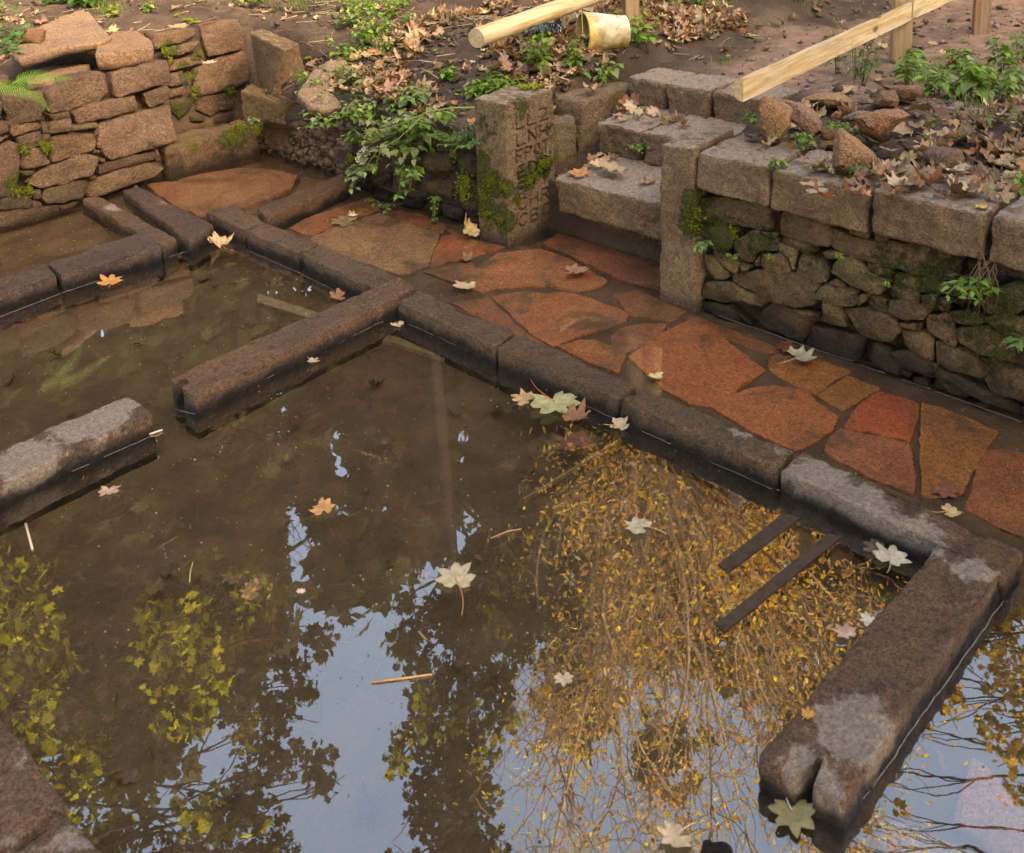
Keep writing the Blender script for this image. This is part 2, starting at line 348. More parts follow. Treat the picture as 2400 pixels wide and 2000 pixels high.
def ground(a, b):
    a = np.asarray(a, float); b = np.asarray(b, float)
    up = upland(a, b)
    inb = np.maximum(sst(b, 3.02, 3.07), sst(-a, 4.93, 4.98))       # 1 on the banks
    rec = sst(-a, 4.86, 4.92)*(1-sst(-a, 5.47, 5.5))*(1-sst(b, 3.36, 3.42))*sst(b, 2.36, 2.4)
    low = np.full(a.shape, -.085)
    pav = np.maximum(sst(b, 2.22, 2.24), sst(-a, 4.0, 4.03)); low = low*(1-pav)+(-.017)*pav
    near = np.maximum(1-sst(b, .46, .5), 0); low = low*(1-near)+.03*near
    h = low*(1-inb)+up*inb; ust = sst(a, -2.96, -2.94)*(1-sst(a, -2.1, -2.08))*sst(b, 3.0, 3.02)*(1-sst(b, 3.3, 3.42)); h = h*(1-ust)-.035*ust; h = h*(1-rec)+.03*rec
    return h
def Hn(a, b):
    h = ground(a, b); p = np.stack([np.asarray(a, float)*1., np.asarray(b, float)*1., np.zeros(np.shape(a))], -1).reshape(-1, 3)
    k = sst(np.asarray(b, float), 3.02, 3.1); k = np.maximum(k, sst(-np.asarray(a, float), 4.95, 5.05)).ravel()
    pathk = (sst(np.asarray(a, float), -3., -2.6)*sst(np.asarray(b, float), 3.9, 4.1)).ravel()
    n = (.035*fbm(p, 2.2, 3, 5)+.02*fbm(p, 11, 3, 8))*(1-.55*pathk)*k + np.where(np.maximum(sst(np.asarray(b, float), 2.2, 2.22), sst(-np.asarray(a, float), 4., 4.02)).ravel() > .5, .003, .008)*fbm(p, 4, 3, 2)
    stepk = ((np.asarray(a, float) > -3.2)&(np.asarray(a, float) < -2.05)&(np.asarray(b, float) < 3.85)).ravel()
    n = np.where(stepk, n*.2, n); n += np.clip(k, 0, 1)*(-.012)
    return h+n.reshape(np.shape(h))
def hit(x, y):
    """where the line of sight through a point of the picture meets the ground"""
    d = ray(x, y); t = np.linspace(1, 16, 3000); q = C0+d*t[:, None]; a = q[:, :2]@A2; b = q[:, :2]@B2
    h = Hn(a, b); i = int(np.argmax(q[:, 2] < h)); return q[i]
def gz(a, b): return float(Hn(np.array([a]), np.array([b]))[0])
def grid_ticks(lo, hi, fine_lo, fine_hi, df, dc):
    t = list(np.arange(fine_lo, fine_hi, df)); x = fine_hi; st = df
    while x < hi: t.append(x); st = min(st*1.25, dc); x += st
    t.append(hi); x = fine_lo-df; st = df
    while x > lo: t.append(x); st = min(st*1.25, dc); x -= st
    t.append(lo); return np.unique(np.array(t).round(4))
ta = grid_ticks(-40, 34, -6.6, .4, .028, 1.2); tb = grid_ticks(-30, 44, 2.2, 6.4, .028, 1.2)
AA, BB = np.meshgrid(ta, tb, indexing='ij'); HH = Hn(AA, BB)
vv = np.stack([AA*A2[0]+BB*B2[0], AA*A2[1]+BB*B2[1], HH], -1).reshape(-1, 3)
na, nb = len(ta), len(tb); ii, jj = np.meshgrid(np.arange(na-1), np.arange(nb-1), indexing='ij'); k = (ii*nb+jj).ravel()
ff = np.stack([k, k+nb, k+nb+1, k+1], 1)
af, bf = AA.ravel(), BB.ravel(); hf = HH.ravel()
nz = fbm(np.stack([af, bf, 0*af], 1), 1.3, 3, 9)
path_m = sst(af+.35*nz, -3.0, -2.6)*sst(bf+.3*nz, 3.75, 4.0)*(hf > .3)
mud_m = ((hf < .1)).astype(float)
green_m = np.clip(.28*sst(np.hypot(vv[:, 0], vv[:, 1]), 5.2, 8), 0, 1)
tag(mesh('ground', vv, ff, M['soil'], None, (0, 0, 0), True, {'path': path_m, 'mud': mud_m, 'green': green_m, 'pav': np.maximum(sst(bf, 2.15, 2.25), sst(-af, 3.9, 4.0))}), 'brown earth banks and muddy bed around the stone pool', 'ground', None, 'structure')
# ================================================================== water
def sheet(name, poly, mat, label, z):
    m = mesh(name, np.array([(p[0], p[1], z) for p in poly]), [tuple(range(len(poly)))], mat, None, (0, 0, z), False)
    return tag(m, label, 'water', None, 'structure')
sheet('pool_water', [V(-4.03, .3), V(3.5, .3), V(3.5, 2.25), V(-4.03, 2.25)], M['pool'], 'still murky pool water mirroring autumn trees and sky', 0.)
sheet('path_water', [V(-3.98, 2.25), V(3.5, 2.25), V(3.5, 3.06), V(-2.06, 3.06), V(-2.06, 3.34), V(-2.97, 3.34), V(-2.97, 3.06), V(-3.98, 3.06)], M['film'], 'thin clear water over the red paving', 0.)
sheet('basin_water', [V(-4.92, .3), V(-4.03, .3), V(-4.03, 3.06), V(-4.92, 3.06)], M['basin'], 'shallow muddy water in the upper basins', .03)
sheet('recess_water', [V(-5.52, 2.3), V(-4.92, 2.3), V(-4.92, 3.4), V(-5.52, 3.4)], M['basin'], 'dark water in the narrow recess below the back wall', .06)
# ================================================================== paving
z6 = lambda p: crop(900, 500, 2.1, p); z7 = lambda p: crop(1600, 900, 2.5, p); z4 = lambda p: crop(1400, 300, 2.1, p); z2 = lambda p: crop(700, 0, 2.625, p); z5 = lambda p: crop(0, 400, 2.1, p)
PAV = [
 (z6([(355,345),(480,252),(560,195),(770,172),(935,235),(1100,335),(1040,365),(950,385),(820,355),(700,360),(540,370),(480,385)]), (1.05, 1.15, 1.1)),
 (z6([(530,410),(620,390),(720,388),(860,390),(1000,412),(1100,450),(1200,490),(1190,530),(1010,590),(830,650),(735,600),(640,510)]), (1.1, 1.15, 1.1)),
 (z6([(780,148),(890,75),(1130,120),(1400,170),(1400,372),(1370,362),(1150,310),(960,225)]), (.95, .95, 1.1)),
 (z6([(285,115),(345,100),(420,150),(500,190),(380,222),(228,262),(250,180)]), (1.05, .95, .9)),
 (z6([(203,288),(255,268),(430,240),(455,280),(345,338)]), (.85, .95, .95)),
 (z6([(1205,705),(1300,640),(1410,565),(1530,512),(1600,552),(1700,640),(1880,770),(1750,850),(1640,952),(1500,930),(1390,872),(1290,780)]), (1.2, 1.1, .95)),
 (z6([(1115,605),(1150,572),(1260,545),(1390,540),(1360,600),(1260,645),(1190,688),(1120,645)]), (.9, 1., 1.)),
 (z6([(850,655),(950,630),(1030,622),(1120,650),(1190,690),(1150,780),(1060,750),(960,705)]), (1.05, 1.1, 1.)),
 (z6([(330,440),(515,412),(600,500),(660,560),(790,650),(700,620),(500,525)]), (.75, .85, .85)),
 (z6([(1375,430),(1490,480),(1400,530),(1205,500),(1130,400),(1250,375)]), (.75, .9, .9)),
 (z4([(850,1190),(940,1120),(1100,1140),(1245,1195),(1160,1240),(1080,1308),(960,1255)]), (1.1, 1.2, .8)),
 (z4([(1085,1315),(1228,1218),(1390,1282),(1300,1340),(1205,1390)]), (1.05, 1.2, .8)),
 (z7([(165,132),(280,70),(400,22),(520,8),(640,22),(720,42),(800,110),(915,190),(880,262),(770,330),(655,385),(520,330),(400,270),(280,200)]), (1.15, 1.1, .9)),
 (z7([(1012,150),(1080,90),(1150,42),(1280,75),(1388,112),(1365,210),(1328,332),(1140,290),(950,242)]), (1.25, .85, .7)),
 (z7([(930,258),(1120,300),(1320,345),(1345,450),(1365,560),(1340,640),(1100,540),(830,390),(860,320)]), (1.0, .95, .9)),
 (z7([(1398,112),(1600,170),(1850,275),(1790,360),(1720,480),(1660,590),(1640,645),(1510,655),(1402,662),(1395,400)]), (1.05, 1.15, .75)),
 (z7([(1785,388),(1880,378),(1990,400),(2200,440),(2400,640),(2350,1050),(2000,905),(1800,800),(1650,735),(1700,625),(1735,480)]), (1.0, .95, .85)),
 (z2([(70,1465),(260,1385),(500,1310),(680,1370),(870,1440),(830,1540),(800,1632),(620,1690),(380,1610),(130,1510)]), (.92, 1.4, 1.65)),
 (z2([(-60,1400),(80,1330),(300,1260),(450,1208),(495,1290),(280,1370),(85,1450),(0,1430)]), (1.05, 1.1, 1.)),
 (z2([(525,1300),(640,1305),(760,1320),(900,1385),(880,1430),(700,1370)]), (.95, .95, .9)),
 (z2([(900,1400),(1010,1440),(1130,1500),(1280,1520),(1170,1550),(1000,1480)]), (.8, .8, .8)),
 (z4([(420,930),(500,925),(560,960),(700,1010),(900,1090),(840,1110),(640,1040)]), (.8, .9, .8)),
 (z4([(850,1130),(835,1175),(870,1180),(925,1125),(890,1110)]), (.9, .9, .8)),
]
pav = empty('stone_paving', V(-2.2, 2.6, -.03)); tag(pav, 'path of irregular red sandstone slabs under thin water between long kerb and wall', 'paving', None, 'structure')
for i, (pl, tn) in enumerate(PAV):
    zt = -.007-.005*random.random()
    pillow('paving_slab', [P(x, y, zt) for x, y in pl], (0, 0, 1), .05, M['slab'], pav, bulge=.0, edge=.003, res=.012, rough=.0026, tint=tn, shrink=-.003, soft=.02, ragged=.0045)
for pl, tn in (([(1060,1112),(1250,1065),(1470,1030),(1660,1040),(1830,1075),(1790,1160),(1560,1250),(1230,1330),(1060,1260),(900,1135)], (.95, 1.2, 1.45)), ([(1860,1090),(2010,1110),(2090,1075),(1900,1180),(1640,1270),(1820,1180)], (.5, .7, .8))):
    pillow('paving_slab', [P(x/2.625, y/2.625, .012) for x, y in pl], (0, 0, 1), .05, M['slab'], pav, bulge=.0, edge=.003, res=.014, rough=.003, tint=tn, shrink=.001, soft=.02)
# ================================================================== kerbs of the pool
KT = .066
DRY += [(P(2010, 1195, KT), .16, .8), (P(2140, 1260, KT), .13, .75), (P(1920, 1120, KT), .13, .85), (P(2290, 1340, KT), .08, .7), (P(1740, 1015, KT), .07, .55), (P(1830, 1060, KT), .05, .5),
        (P(2010, 1720, KT), .12, .85), (P(1900, 1830, KT), .10, .75), (P(2050, 1650, KT), .06, .5), (P(210, 985, KT), .17, .85), (P(60, 1080, KT), .15, .8), (P(300, 950, KT), .08, .7),
        (P(130, 300, .03), .05, .2), (P(275, 485, .06), .09, .9), (P(380, 480, .06), .07, .5), (P(180, 895, KT), .05, .4), (P(120, 1740, KT), .22, .45), (P(60, 1950, KT), .25, .4), (P(185, 1950, KT), .1, .5), (P(1575, 960, KT), .06, .3)]
KL = 'kerb_stone'
def kerb(pts, label, zt=KT, zb=-.33, tint=(1, 1, 1), hook=None, r=.006, group='kerb stones edging the pool', rough=.0045, mat=None, cat='kerb stone'):
    top = [P(x, y, zt) if not isinstance(x, str) else V(y[0], y[1], zt) for x, y in pts]
    bot = [np.array([t[0], t[1], zb]) for t in top]
    return block(KL, bot, top, mat or M['kerb'], None, r=r, res=.011, rough=rough, tint=tint, hook=hook, label=label, cat=cat, group=group)
def notch(u0, w_, dep, end):       # slot chiselled in the end of a stone (axis 0 runs along it)
    def h(p, L):
        e = (p[:, 0] < dep) if end == 0 else (p[:, 0] > L[0]-dep)
        y = p[:, 1]/L[1]-u0; k = e & (np.abs(y) < w_)
        lim = dep*(1-(np.abs(y)/w_)**10)
        p = p.copy()
        if end == 0: p[:, 0] = np.where(k, np.maximum(p[:, 0], lim), p[:, 0])
        else: p[:, 0] = np.where(k, np.minimum(p[:, 0], L[0]-lim), p[:, 0])
        return p
    return h
# order: near-left, near-right, far-right, far-left
kerb([(481, 495), (571, 538), (620, 521), (551, 479)], 'short reddish kerb stone at the upper end of the long row, beside the spout', tint=(1.35, 1.25, 1.12))
kerb([(575, 541), (699, 591), (748, 574), (624, 522)], 'second kerb stone of the long row, joined to the dividing slab behind it', tint=(1.35, 1.25, 1.16))
kerb([(705, 594), (874, 675), (931, 647), (752, 575)], 'dark kerb stone of the long row just above the notched crossbar', tint=(1.2, 1.15, 1.07))
kerb([(455, 927), (924, 703), (976, 673), (934, 649), (397, 884)][0:1]+[(975, 673), (934, 650), (398, 885)], 'long reddish crossbar stone with a notched end reaching into the pool', hook=notch(.62, .13, .03, 0), tint=(1.5, 1.3, 1.16), group='crossbar stones in the pool')
kerb([(933, 708), (1160, 813), (1206, 779), (982, 682)], 'pitted reddish kerb stone just below the notched crossbar', tint=(1.3, 1.2, 1.07))
kerb([(1164, 816), (1444, 935), (1492, 904), (1213, 782)], 'brown kerb stone next to the cluster of floating maple leaves', tint=(1.15, 1.1, 1.02))
kerb([(1449, 939), (1820, 1097), (1861, 1056), (1500, 907)], 'kerb stone with narrow pale dry streaks along its top', tint=(1.25, 1.2, 1.02))
kerb([(1828, 1100), (2352, 1344), (2398, 1294), (1884, 1058)], 'long pale kerb stone, mostly dry, at the right end of the row', tint=(1.3, 1.15, 1.02))
kerb([(1975, 1874), (2348, 1340), (2196, 1281), (1777, 1770)], 'wide crossbar stone at lower right with a pale dry patch and notched end', hook=notch(.45, .07, .055, 0), tint=(1.45, 1.25, 1.12), group='crossbar stones in the pool', r=.006)
kerb([(-260, 1254), (357, 968), (297, 926), (-260, 1170)], 'crossbar stone at the left edge with a broad pale dry top', tint=(1.2, 1.1, 0.98), group='crossbar stones in the pool')
kerb([(143, 645), (377, 578), (333, 541), (112, 618)], 'dark pitted kerb stone between the left basin and the pool', tint=(.95, .95, 1.1), rough=.005)
kerb([(-220, 760), (133, 644), (107, 615), (-220, 725)], 'dark kerb stone entering at the left edge beside the basin', tint=(1., .95, 1.05), rough=.005)
kerb([('', (-4.4, .20)), ('', (-1.683, .20)), ('', (-1.683, .523)), ('', (-4.4, .523))], 'blurred pale edging stone in the bottom left corner, upper of two', tint=(1.6, 1.35, 1.21), r=.02, group='edging stones at the near side')
kerb([('', (-1.672, .20)), ('', (-.95, .20)), ('', (-.95, .52)), ('', (-1.672, .52))], 'blurred edging stone in the bottom left corner below the dark joint', tint=(1.6, 1.35, 1.21), r=.02, group='edging stones at the near side')
kerb([(1606, 2070), (1745, 2100), (1712, 1950), (1640, 1938)], 'small rounded red stone barely above the water at the bottom edge', zt=.012, tint=(1.9, 1.5, 1.21), r=.03, group=None, cat='stone')
# spout and channel
ch = empty('water_channel', P(440, 500, 0), 'two low stone walls with a narrow water channel between them spilling into the pool', 'water channel')
def sub(name, pts, zt, zb=-.33, tint=(1, 1, 1), r=.012, rough=.004, par=ch, mat=None):
    top = [P(x, y, zt) for x, y in z5(pts)]; return block(name, [np.array([t[0], t[1], zb]) for t in top], top, mat or M['kerb'], par, r=r, res=.011, rough=rough, tint=tint)
sub('channel_wall', [(800, 372), (868, 330), (478, 118), (400, 138)], .062, tint=(1.2, 1.1, 1.02))
sub('channel_wall', [(930, 345), (1052, 262), (668, 68), (600, 95)], .064, tint=(1., .95, 1.), r=.022)
sub('spout_lip', [(806, 384), (1050, 300), (990, 262), (760, 345)], .026, tint=(.9, .9, .95))
kerb(z5([(1312, 232), (1716, 48), (1690, 8), (1262, 182)]), 'low slab on edge dividing the upper basin from the red paving', zt=.075, tint=(1.25, 1.05, .9), rough=.005, r=.02, group=None)
# mossy curb in front of the recess
MOSS += [(P(560, 320, .17), .16, .95), (P(470, 340, .2), .10, .75), (P(590, 300, .2), .12, 1.)]
block('mossy_curb', boxc(-4.9, -4.80, 2.42, 2.96, -.1), [V(-4.98, 2.42, .20), V(-4.80, 2.42, .20), V(-4.80, 2.95, .185), V(-4.98, 2.95, .185)], M['mossy'], None, r=.02, rough=.008, tint=(1., .85, .75), label='dark mossy curb stone in front of the black water recess', cat='kerb stone')
# ================================================================== right retaining wall
nB = -BV
def wall(origin, label): return empty('stone_wall', origin, label, 'stone wall')
RW = wall(V(-1.2, 3.05, 0), 'dry stone retaining wall with heavy dressed coping on the right')
MOSS += [(onb(1630, 470, 2.93), .07, .9), (onb(1618, 520, 2.93), .09, .75), (onb(1690, 560, 2.95), .12, .62), (onb(1780, 570, 2.95), .10, .5), (onb(2180, 650, 2.95), .14, .5), (onb(2300, 700, 2.95), .3, .48), (onb(2350, 800, 2.95), .2, .45), (onb(1900, 600, 2.95), .1, .4), (onb(2090, 640, 2.95), .12, .5)]
jn = [ab(onb(x, y, 2.93))[0] for x, y in ((1630, 356), (1803, 410), (2040, 460), (2314, 520))]
cop = [(jn[0]+.004, jn[1]-.005, .595, .462, 2.925), (jn[1]+.005, jn[2]-.006, .592, .455, 2.93), (jn[2]+.006, jn[3]-.006, .60, .462, 2.928), (jn[3]+.008, jn[3]+.62, .60, .46, 2.93), (jn[3]+.635, jn[3]+1.25, .60, .46, 2.93)]
for a0, a1, zt, zb, b0 in cop:
    block('coping_stone', boxc(a0, a1, b0, 3.21+random.uniform(0, .02), zb), boxc(a0+.004, a1-.004, b0+.006, 3.22, zt), M['granite'], RW, top_worn_lit=.55, r=.009, res=.012, rough=.0055, tint=jit((1.0, 1., 1.), .06))
c5 = lambda p: crop(1540, 320, 4.375, p); c6 = lambda p: crop(1920, 460, 4.375, p); c7 = lambda p: crop(1540, 600, 2.442, p)
RUB = [(c5, p) for p in [
 [(385,640),(560,620),(700,625),(900,640),(1140,700),(1180,740),(1120,810),(1175,900),(1150,970),(900,930),(500,900),(390,860)],
 [(440,910),(620,905),(800,940),(780,1090),(740,1190),(600,1190),(520,1120),(430,1020)],
 [(780,1080),(870,1010),(990,970),(1100,1020),(1220,1100),(1215,1180),(1100,1180),(1020,1200),(980,1300),(870,1260),(790,1190)],
 [(1010,968),(1100,980),(1240,1010),(1230,1080),(1130,1020)],
 [(1260,775),(1380,775),(1500,810),(1740,905),(1775,1020),(1765,1140),(1560,1110),(1400,1050),(1255,1005)],
 [(1285,1040),(1420,1070),(1560,1115),(1665,1190),(1560,1208),(1400,1150),(1285,1100)],
 [(1245,1120),(1350,1140),(1450,1190),(1410,1390),(1385,1380),(1365,1250),(1245,1185)],
 [(545,1175),(700,1200),(845,1290),(830,1370),(800,1420),(700,1360),(610,1270)],
 [(855,1310),(960,1325),(930,1395),(845,1400)],
 [(990,1310),(1045,1210),(1050,1260),(1030,1340),(980,1370)],
 [(1075,1195),(1200,1200),(1340,1250),(1370,1390),(1240,1400),(1110,1385),(1045,1320)],
 [(480,1235),(560,1260),(620,1300),(750,1430),(690,1470),(570,1488),(505,1360)],
 [(760,1425),(900,1400),(1100,1385),(1350,1405),(1520,1480),(1680,1530),(1605,1600),(1620,1745),(1400,1760),(1180,1680),(1000,1620),(890,1560),(790,1500)],
 [(1480,1195),(1620,1245),(1690,1320),(1735,1380),(1725,1500),(1560,1485),(1385,1440),(1430,1310)],
 [(1680,1195),(1800,1172),(1880,1255),(1800,1275),(1720,1268)],
 [(475,1505),(600,1500),(750,1505),(880,1570),(1040,1645),(1070,1745),(960,1730),(860,1690),(640,1705),(460,1640)],
 [(1740,1512),(1820,1482),(1910,1560),(1820,1552)]]]
RUB += [(c6, p) for p in [
 [(120,330),(300,395),(540,465),(700,465),(1000,500),(1470,575),(1470,680),(1380,880),(1000,800),(600,690),(230,605),(130,530)],
 [(305,305),(420,320),(530,350),(520,450),(300,390)], [(562,352),(690,372),(690,462),(572,458)],
 [(130,700),(230,650),(330,640),(500,765),(720,872),(640,1030),(520,1010),(400,955),(105,785)],
 [(490,680),(640,702),(760,780),(740,850),(600,820),(500,770)], [(785,795),(980,820),(1000,930),(1008,1040),(860,950),(740,890)],
 [(985,822),(1180,850),(1360,905),(1600,965),(1500,1060),(1220,1010),(1010,985)], [(730,905),(860,960),(1000,1045),(1000,1140),(720,1030)],
 [(1012,1012),(1200,1022),(1208,1168),(1020,1130)], [(0,950),(60,912),(240,958),(370,955),(400,1100),(330,1150),(200,1125),(20,1070),(-70,1060)],
 [(400,1012),(490,1000),(470,1090),(390,1130)], [(500,1012),(700,1062),(690,1190),(500,1130)],
 [(700,1065),(900,1090),(1110,1192),(1080,1290),(830,1270),(690,1190)],
 [(245,1165),(480,1152),(700,1222),(780,1290),(800,1330),(820,1400),(760,1500),(640,1500),(430,1420),(330,1290)],
 [(772,1322),(850,1292),(1020,1312),(1000,1400),(800,1352)], [(20,1095),(200,1145),(250,1260),(290,1360),(130,1340),(20,1280)],
 [(835,1395),(1050,1405),(1160,1500),(1158,1690),(940,1640),(880,1530)], [(1110,1222),(1320,1202),(1400,1370),(1410,1500),(1370,1548),(1230,1480),(1080,1380),(1090,1290)],
 [(1400,1372),(1560,1332),(1860,1382),(2000,1550),(1980,1700),(1700,1640),(1440,1520)], [(1315,1200),(1560,1170),(1700,1300),(1560,1338),(1380,1300)],
 [(1700,965),(2000,905),(2180,980),(2180,1150),(2000,1218),(1740,1200),(1640,1090)], [(1620,1225),(2030,1242),(2180,1300),(2200,1500),(1950,1450),(1720,1322)],
 [(1480,690),(1600,665),(1590,830)], [(1210,1040),(1420,1080),(1300,1110),(1300,1190),(1220,1160)], [(2040,1250),(2240,1180),(2300,1330),(2180,1350)], [(2010,1560),(2200,1480),(2300,1620),(2100,1700)]]]
RUB += [(c7, p) for p in [
 [(262,268),(330,275),(400,300),(525,400),(400,370),(258,305)], [(580,385),(610,310),(655,262),(740,300),(820,335),(885,375),(868,430),(835,500),(700,450)],
 [(882,405),(1040,430),(1190,482),(1175,540),(1145,602),(1080,598),(960,550),(850,510)], [(745,292),(900,350),(895,370),(830,348)],
 [(1160,605),(1200,555),(1240,512),(1335,560),(1400,620),(1370,680),(1280,652)], [(1345,562),(1440,562),(1585,640),(1578,710),(1450,662),(1385,640)],
 [(1392,645),(1460,672),(1440,700),(1382,682)], [(1405,695),(1530,702),(1548,752),(1450,732)], [(1592,502),(1700,530),(1830,582),(1870,700),(1770,682),(1582,625)],
 [(1592,642),(1700,680),(1800,740),(2080,882),(2070,912),(1960,870),(1830,822),(1592,702)], [(1592,715),(1780,772),(1798,812),(1740,812),(1590,762)], [(1762,832),(1890,862),(1888,882),(1780,852)],
 [(1838,585),(1910,605),(2200,700),(2200,870),(1920,785),(1885,720)], [(2100,880),(2200,900),(2200,960),(2100,930)], [(600,235),(650,240),(640,262),(600,300),(480,262),(520,225)]]]
for i, (fn, pl) in enumerate(RUB):
    q = fn(pl); bb = 2.955+random.uniform(-.006, .012); pts = [onb(x, y, bb) for x, y in q]; zc = np.mean([p[2] for p in pts]); size = np.ptp(np.array(pts), axis=0).max()
    pillow('wall_stone', pts, nB+ZV*.06, .09, M['mossy'], RW, bulge=.003+.006*min(size, .3), edge=.007, res=.011, rough=.006, tint=jit((1.05, 1.06, .88), .2), moss=.17, facet=.009, shrink=-.0005, soft=.06)
# dark earth packed behind the face
def core(a0, a1, b, zt, zb=-.1, par=None, flip=False):
    n1 = max(2, int((a1-a0)/.03)); n2 = max(2, int((zt-zb)/.03)); v = []
    for i in range(n1+1):
        for j in range(n2+1):
            a_ = a0+(a1-a0)*i/n1; z_ = zb+(zt-zb)*j/n2; v.append(V(b, a_, z_) if flip else V(a_, b, z_))
    v = np.array(v); n_ = (AV if flip else nB); v = v+n_*(.01*vn(v, 14, 2)+.008*vn(v, 40, 5))[:, None]
    f = [(i*(n2+1)+j, (i+1)*(n2+1)+j, (i+1)*(n2+1)+j+1, i*(n2+1)+j+1) for i in range(n1) for j in range(n2)]
    return mesh('earth_core', v, f, M['soil'], par, None, True, {'path': 0, 'mud': 0, 'green': 0, 'pav': 0})
core(-2.02, 0.4, 3.012, .55, par=RW)
# gate pillars
def pillar(corn, zb, label, moss=.1, rg=.004, tint=(1, 1, 1), hook=None, seed=None, res=.01, mat=None, maxn=90):
    bot = [np.array([*c[0][:2], zb]) for c in corn]; top = [c[1] for c in corn]
    return block('stone_pillar', bot, top, mat or M['granite'], None, top_worn_lit=.5, r=.010, res=res, rough=rg, tint=tint, moss=moss, hook=hook, seed=seed, maxn=maxn, label=label, cat='stone pillar', group=None)
pillar([(V(-2.15, 2.93), V(-2.135, 2.925, .60)), (V(-1.985, 2.93), V(-1.995, 2.925, .605)), (V(-1.99, 3.25), V(-2.02, 3.23, .605)), (V(-2.14, 3.25), V(-2.14, 3.22, .60))], -.05,
       'plain square stone pillar at the right of the steps, mossy low on its front', seed=3.)
MOSS += [(P(1195, 255, .6), .10, .2), (onb(1150, 430, 2.93), .09, .85), (onb(1140, 480, 2.93), .08, .8), (onb(1175, 510, 2.93), .08, .75), (onb(1130, 380, 2.93), .10, .5), (onb(1190, 445, 2.93), .05, .9),
         (ona(1280, 390, -2.9), .09, .62), (ona(1240, 420, -2.9), .09, .6), (ona(1300, 300, -2.9), .1, .35), (ona(1215, 465, -2.9), .05, .5), (V(-3.0, 3.18, .62), .07, .85), (ona(1225, 250, -2.9), .1, .4), (onb(1140, 300, 2.93), .12, .35)]
# letters cut in the face turned to the steps: strokes on a 4 x 6 box
STK = {'L': [[(0, 6), (0, 0), (4, 0)]], 'I': [[(2, 0), (2, 6)]], 'H': [[(0, 0), (0, 6)], [(4, 0), (4, 6)], [(0, 3), (4, 3)]], 'E': [[(4, 6), (0, 6), (0, 0), (4, 0)], [(0, 3), (3, 3)]], 'F': [[(4, 6), (0, 6), (0, 0)], [(0, 3), (3, 3)]],
       'T': [[(0, 6), (4, 6)], [(2, 6), (2, 0)]], 'D': [[(0, 0), (0, 6), (2.6, 5.6), (4, 3.8), (4, 2), (2.6, .4), (0, 0)]], 'P': [[(0, 0), (0, 6), (3, 6), (4, 4.8), (3, 3.2), (0, 3)]], 'R': [[(0, 0), (0, 6), (3, 6), (4, 4.8), (3, 3.2), (0, 3)], [(2, 3), (4, 0)]],
       'C': [[(4, 5.2), (2.6, 6), (.8, 5.4), (0, 3), (.8, .6), (2.6, 0), (4, .8)]], 'B': [[(0, 0), (0, 6), (3, 6), (3.8, 4.6), (3, 3.2), (0, 3)], [(3, 3.2), (4, 1.6), (3, 0), (0, 0)]], 'A': [[(0, 0), (2, 6), (4, 0)], [(.8, 2.3), (3.2, 2.3)]],
       'N': [[(0, 0), (0, 6), (4, 0), (4, 6)]], 'Z': [[(0, 6), (3, 6), (4, 5), (3.4, 3.4), (0, 0), (4, 0)]], 'S': [[(4, 5.3), (2.5, 6), (.5, 5.3), (.6, 3.7), (3.4, 2.6), (3.8, 1), (2, 0), (0, .7)]], 'Q': [[(0, 3), (1, 5.6), (3, 5.6), (4, 3), (3, .4), (1, .4), (0, 3)], [(2.6, 1.5), (4.2, -.3)]]}
ROWS = ['ILZ', 'LAHI', 'FPQI', 'EDQ', 'PTT', 'CNR', 'CBC', 'SES']
ROWS = ['LLZ', 'LNH', 'FPQT', 'EDC', 'PTT', 'CHR', 'CBC']
SEG = []
for ri, row in enumerate(ROWS):
    nc = len(row)
    for ci, chh in enumerate(row):
        for pl in STK[chh]:
            q = [(.055+(.215*(ci+.12+.66*x/4)/nc), .545-ri*.072-.052+.052*y/6) for x, y in pl]
            SEG += [(q[i], q[i+1]) for i in range(len(q)-1)]
SEG = np.array(SEG)
def carve(p, L):
    p = p.copy(); f = np.abs(p[:, 0]-L[0]) < .012; q = np.stack([p[f, 1], p[f, 2]-.05], 1)*[.30/L[1], 1]
    a_, b_ = SEG[:, 0], SEG[:, 1]; d = b_-a_; t = np.clip(((q[:, None]-a_)*d).sum(2)/np.maximum((d*d).sum(1), 1e-9), 0, 1)
    ds = np.linalg.norm(q[:, None]-(a_+t[..., None]*d), axis=2).min(1); k = np.clip(1-ds/.0056, 0, 1); kk = np.zeros(len(p)); kk[f] = k; carve.k = kk
    edgef = np.clip(np.minimum(q[:, 0], .30-q[:, 0])/.02, 0, 1)
    p[np.nonzero(f)[0], 0] -= .012*np.sqrt(k)*edgef; return p
ipil = pillar([(V(-3.10, 2.93), V(-3.085, 2.925, .615)), (V(-2.915, 2.93), V(-2.905, 2.93, .615)), (V(-2.93, 3.25), V(-2.905, 3.225, .62)), (V(-3.10, 3.25), V(-3.09, 3.16, .62))], -.05,
       'mossy stone pillar left of the steps with worn letters carved in one face', moss=.22, rg=.0022, tint=(.86, .86, .84), hook=carve, seed=9., res=.0036, maxn=190)
ta_ = ipil.data.color_attributes['tint'].data; kv = 1-.62*np.clip(carve.k*1.6, 0, 1); cc = np.stack([.86*kv, .86*kv, .84*kv, np.ones(len(kv))], 1); ta_.foreach_set('color', cc.ravel())  # letter grooves tinted darker: grime plus groove shade painted in
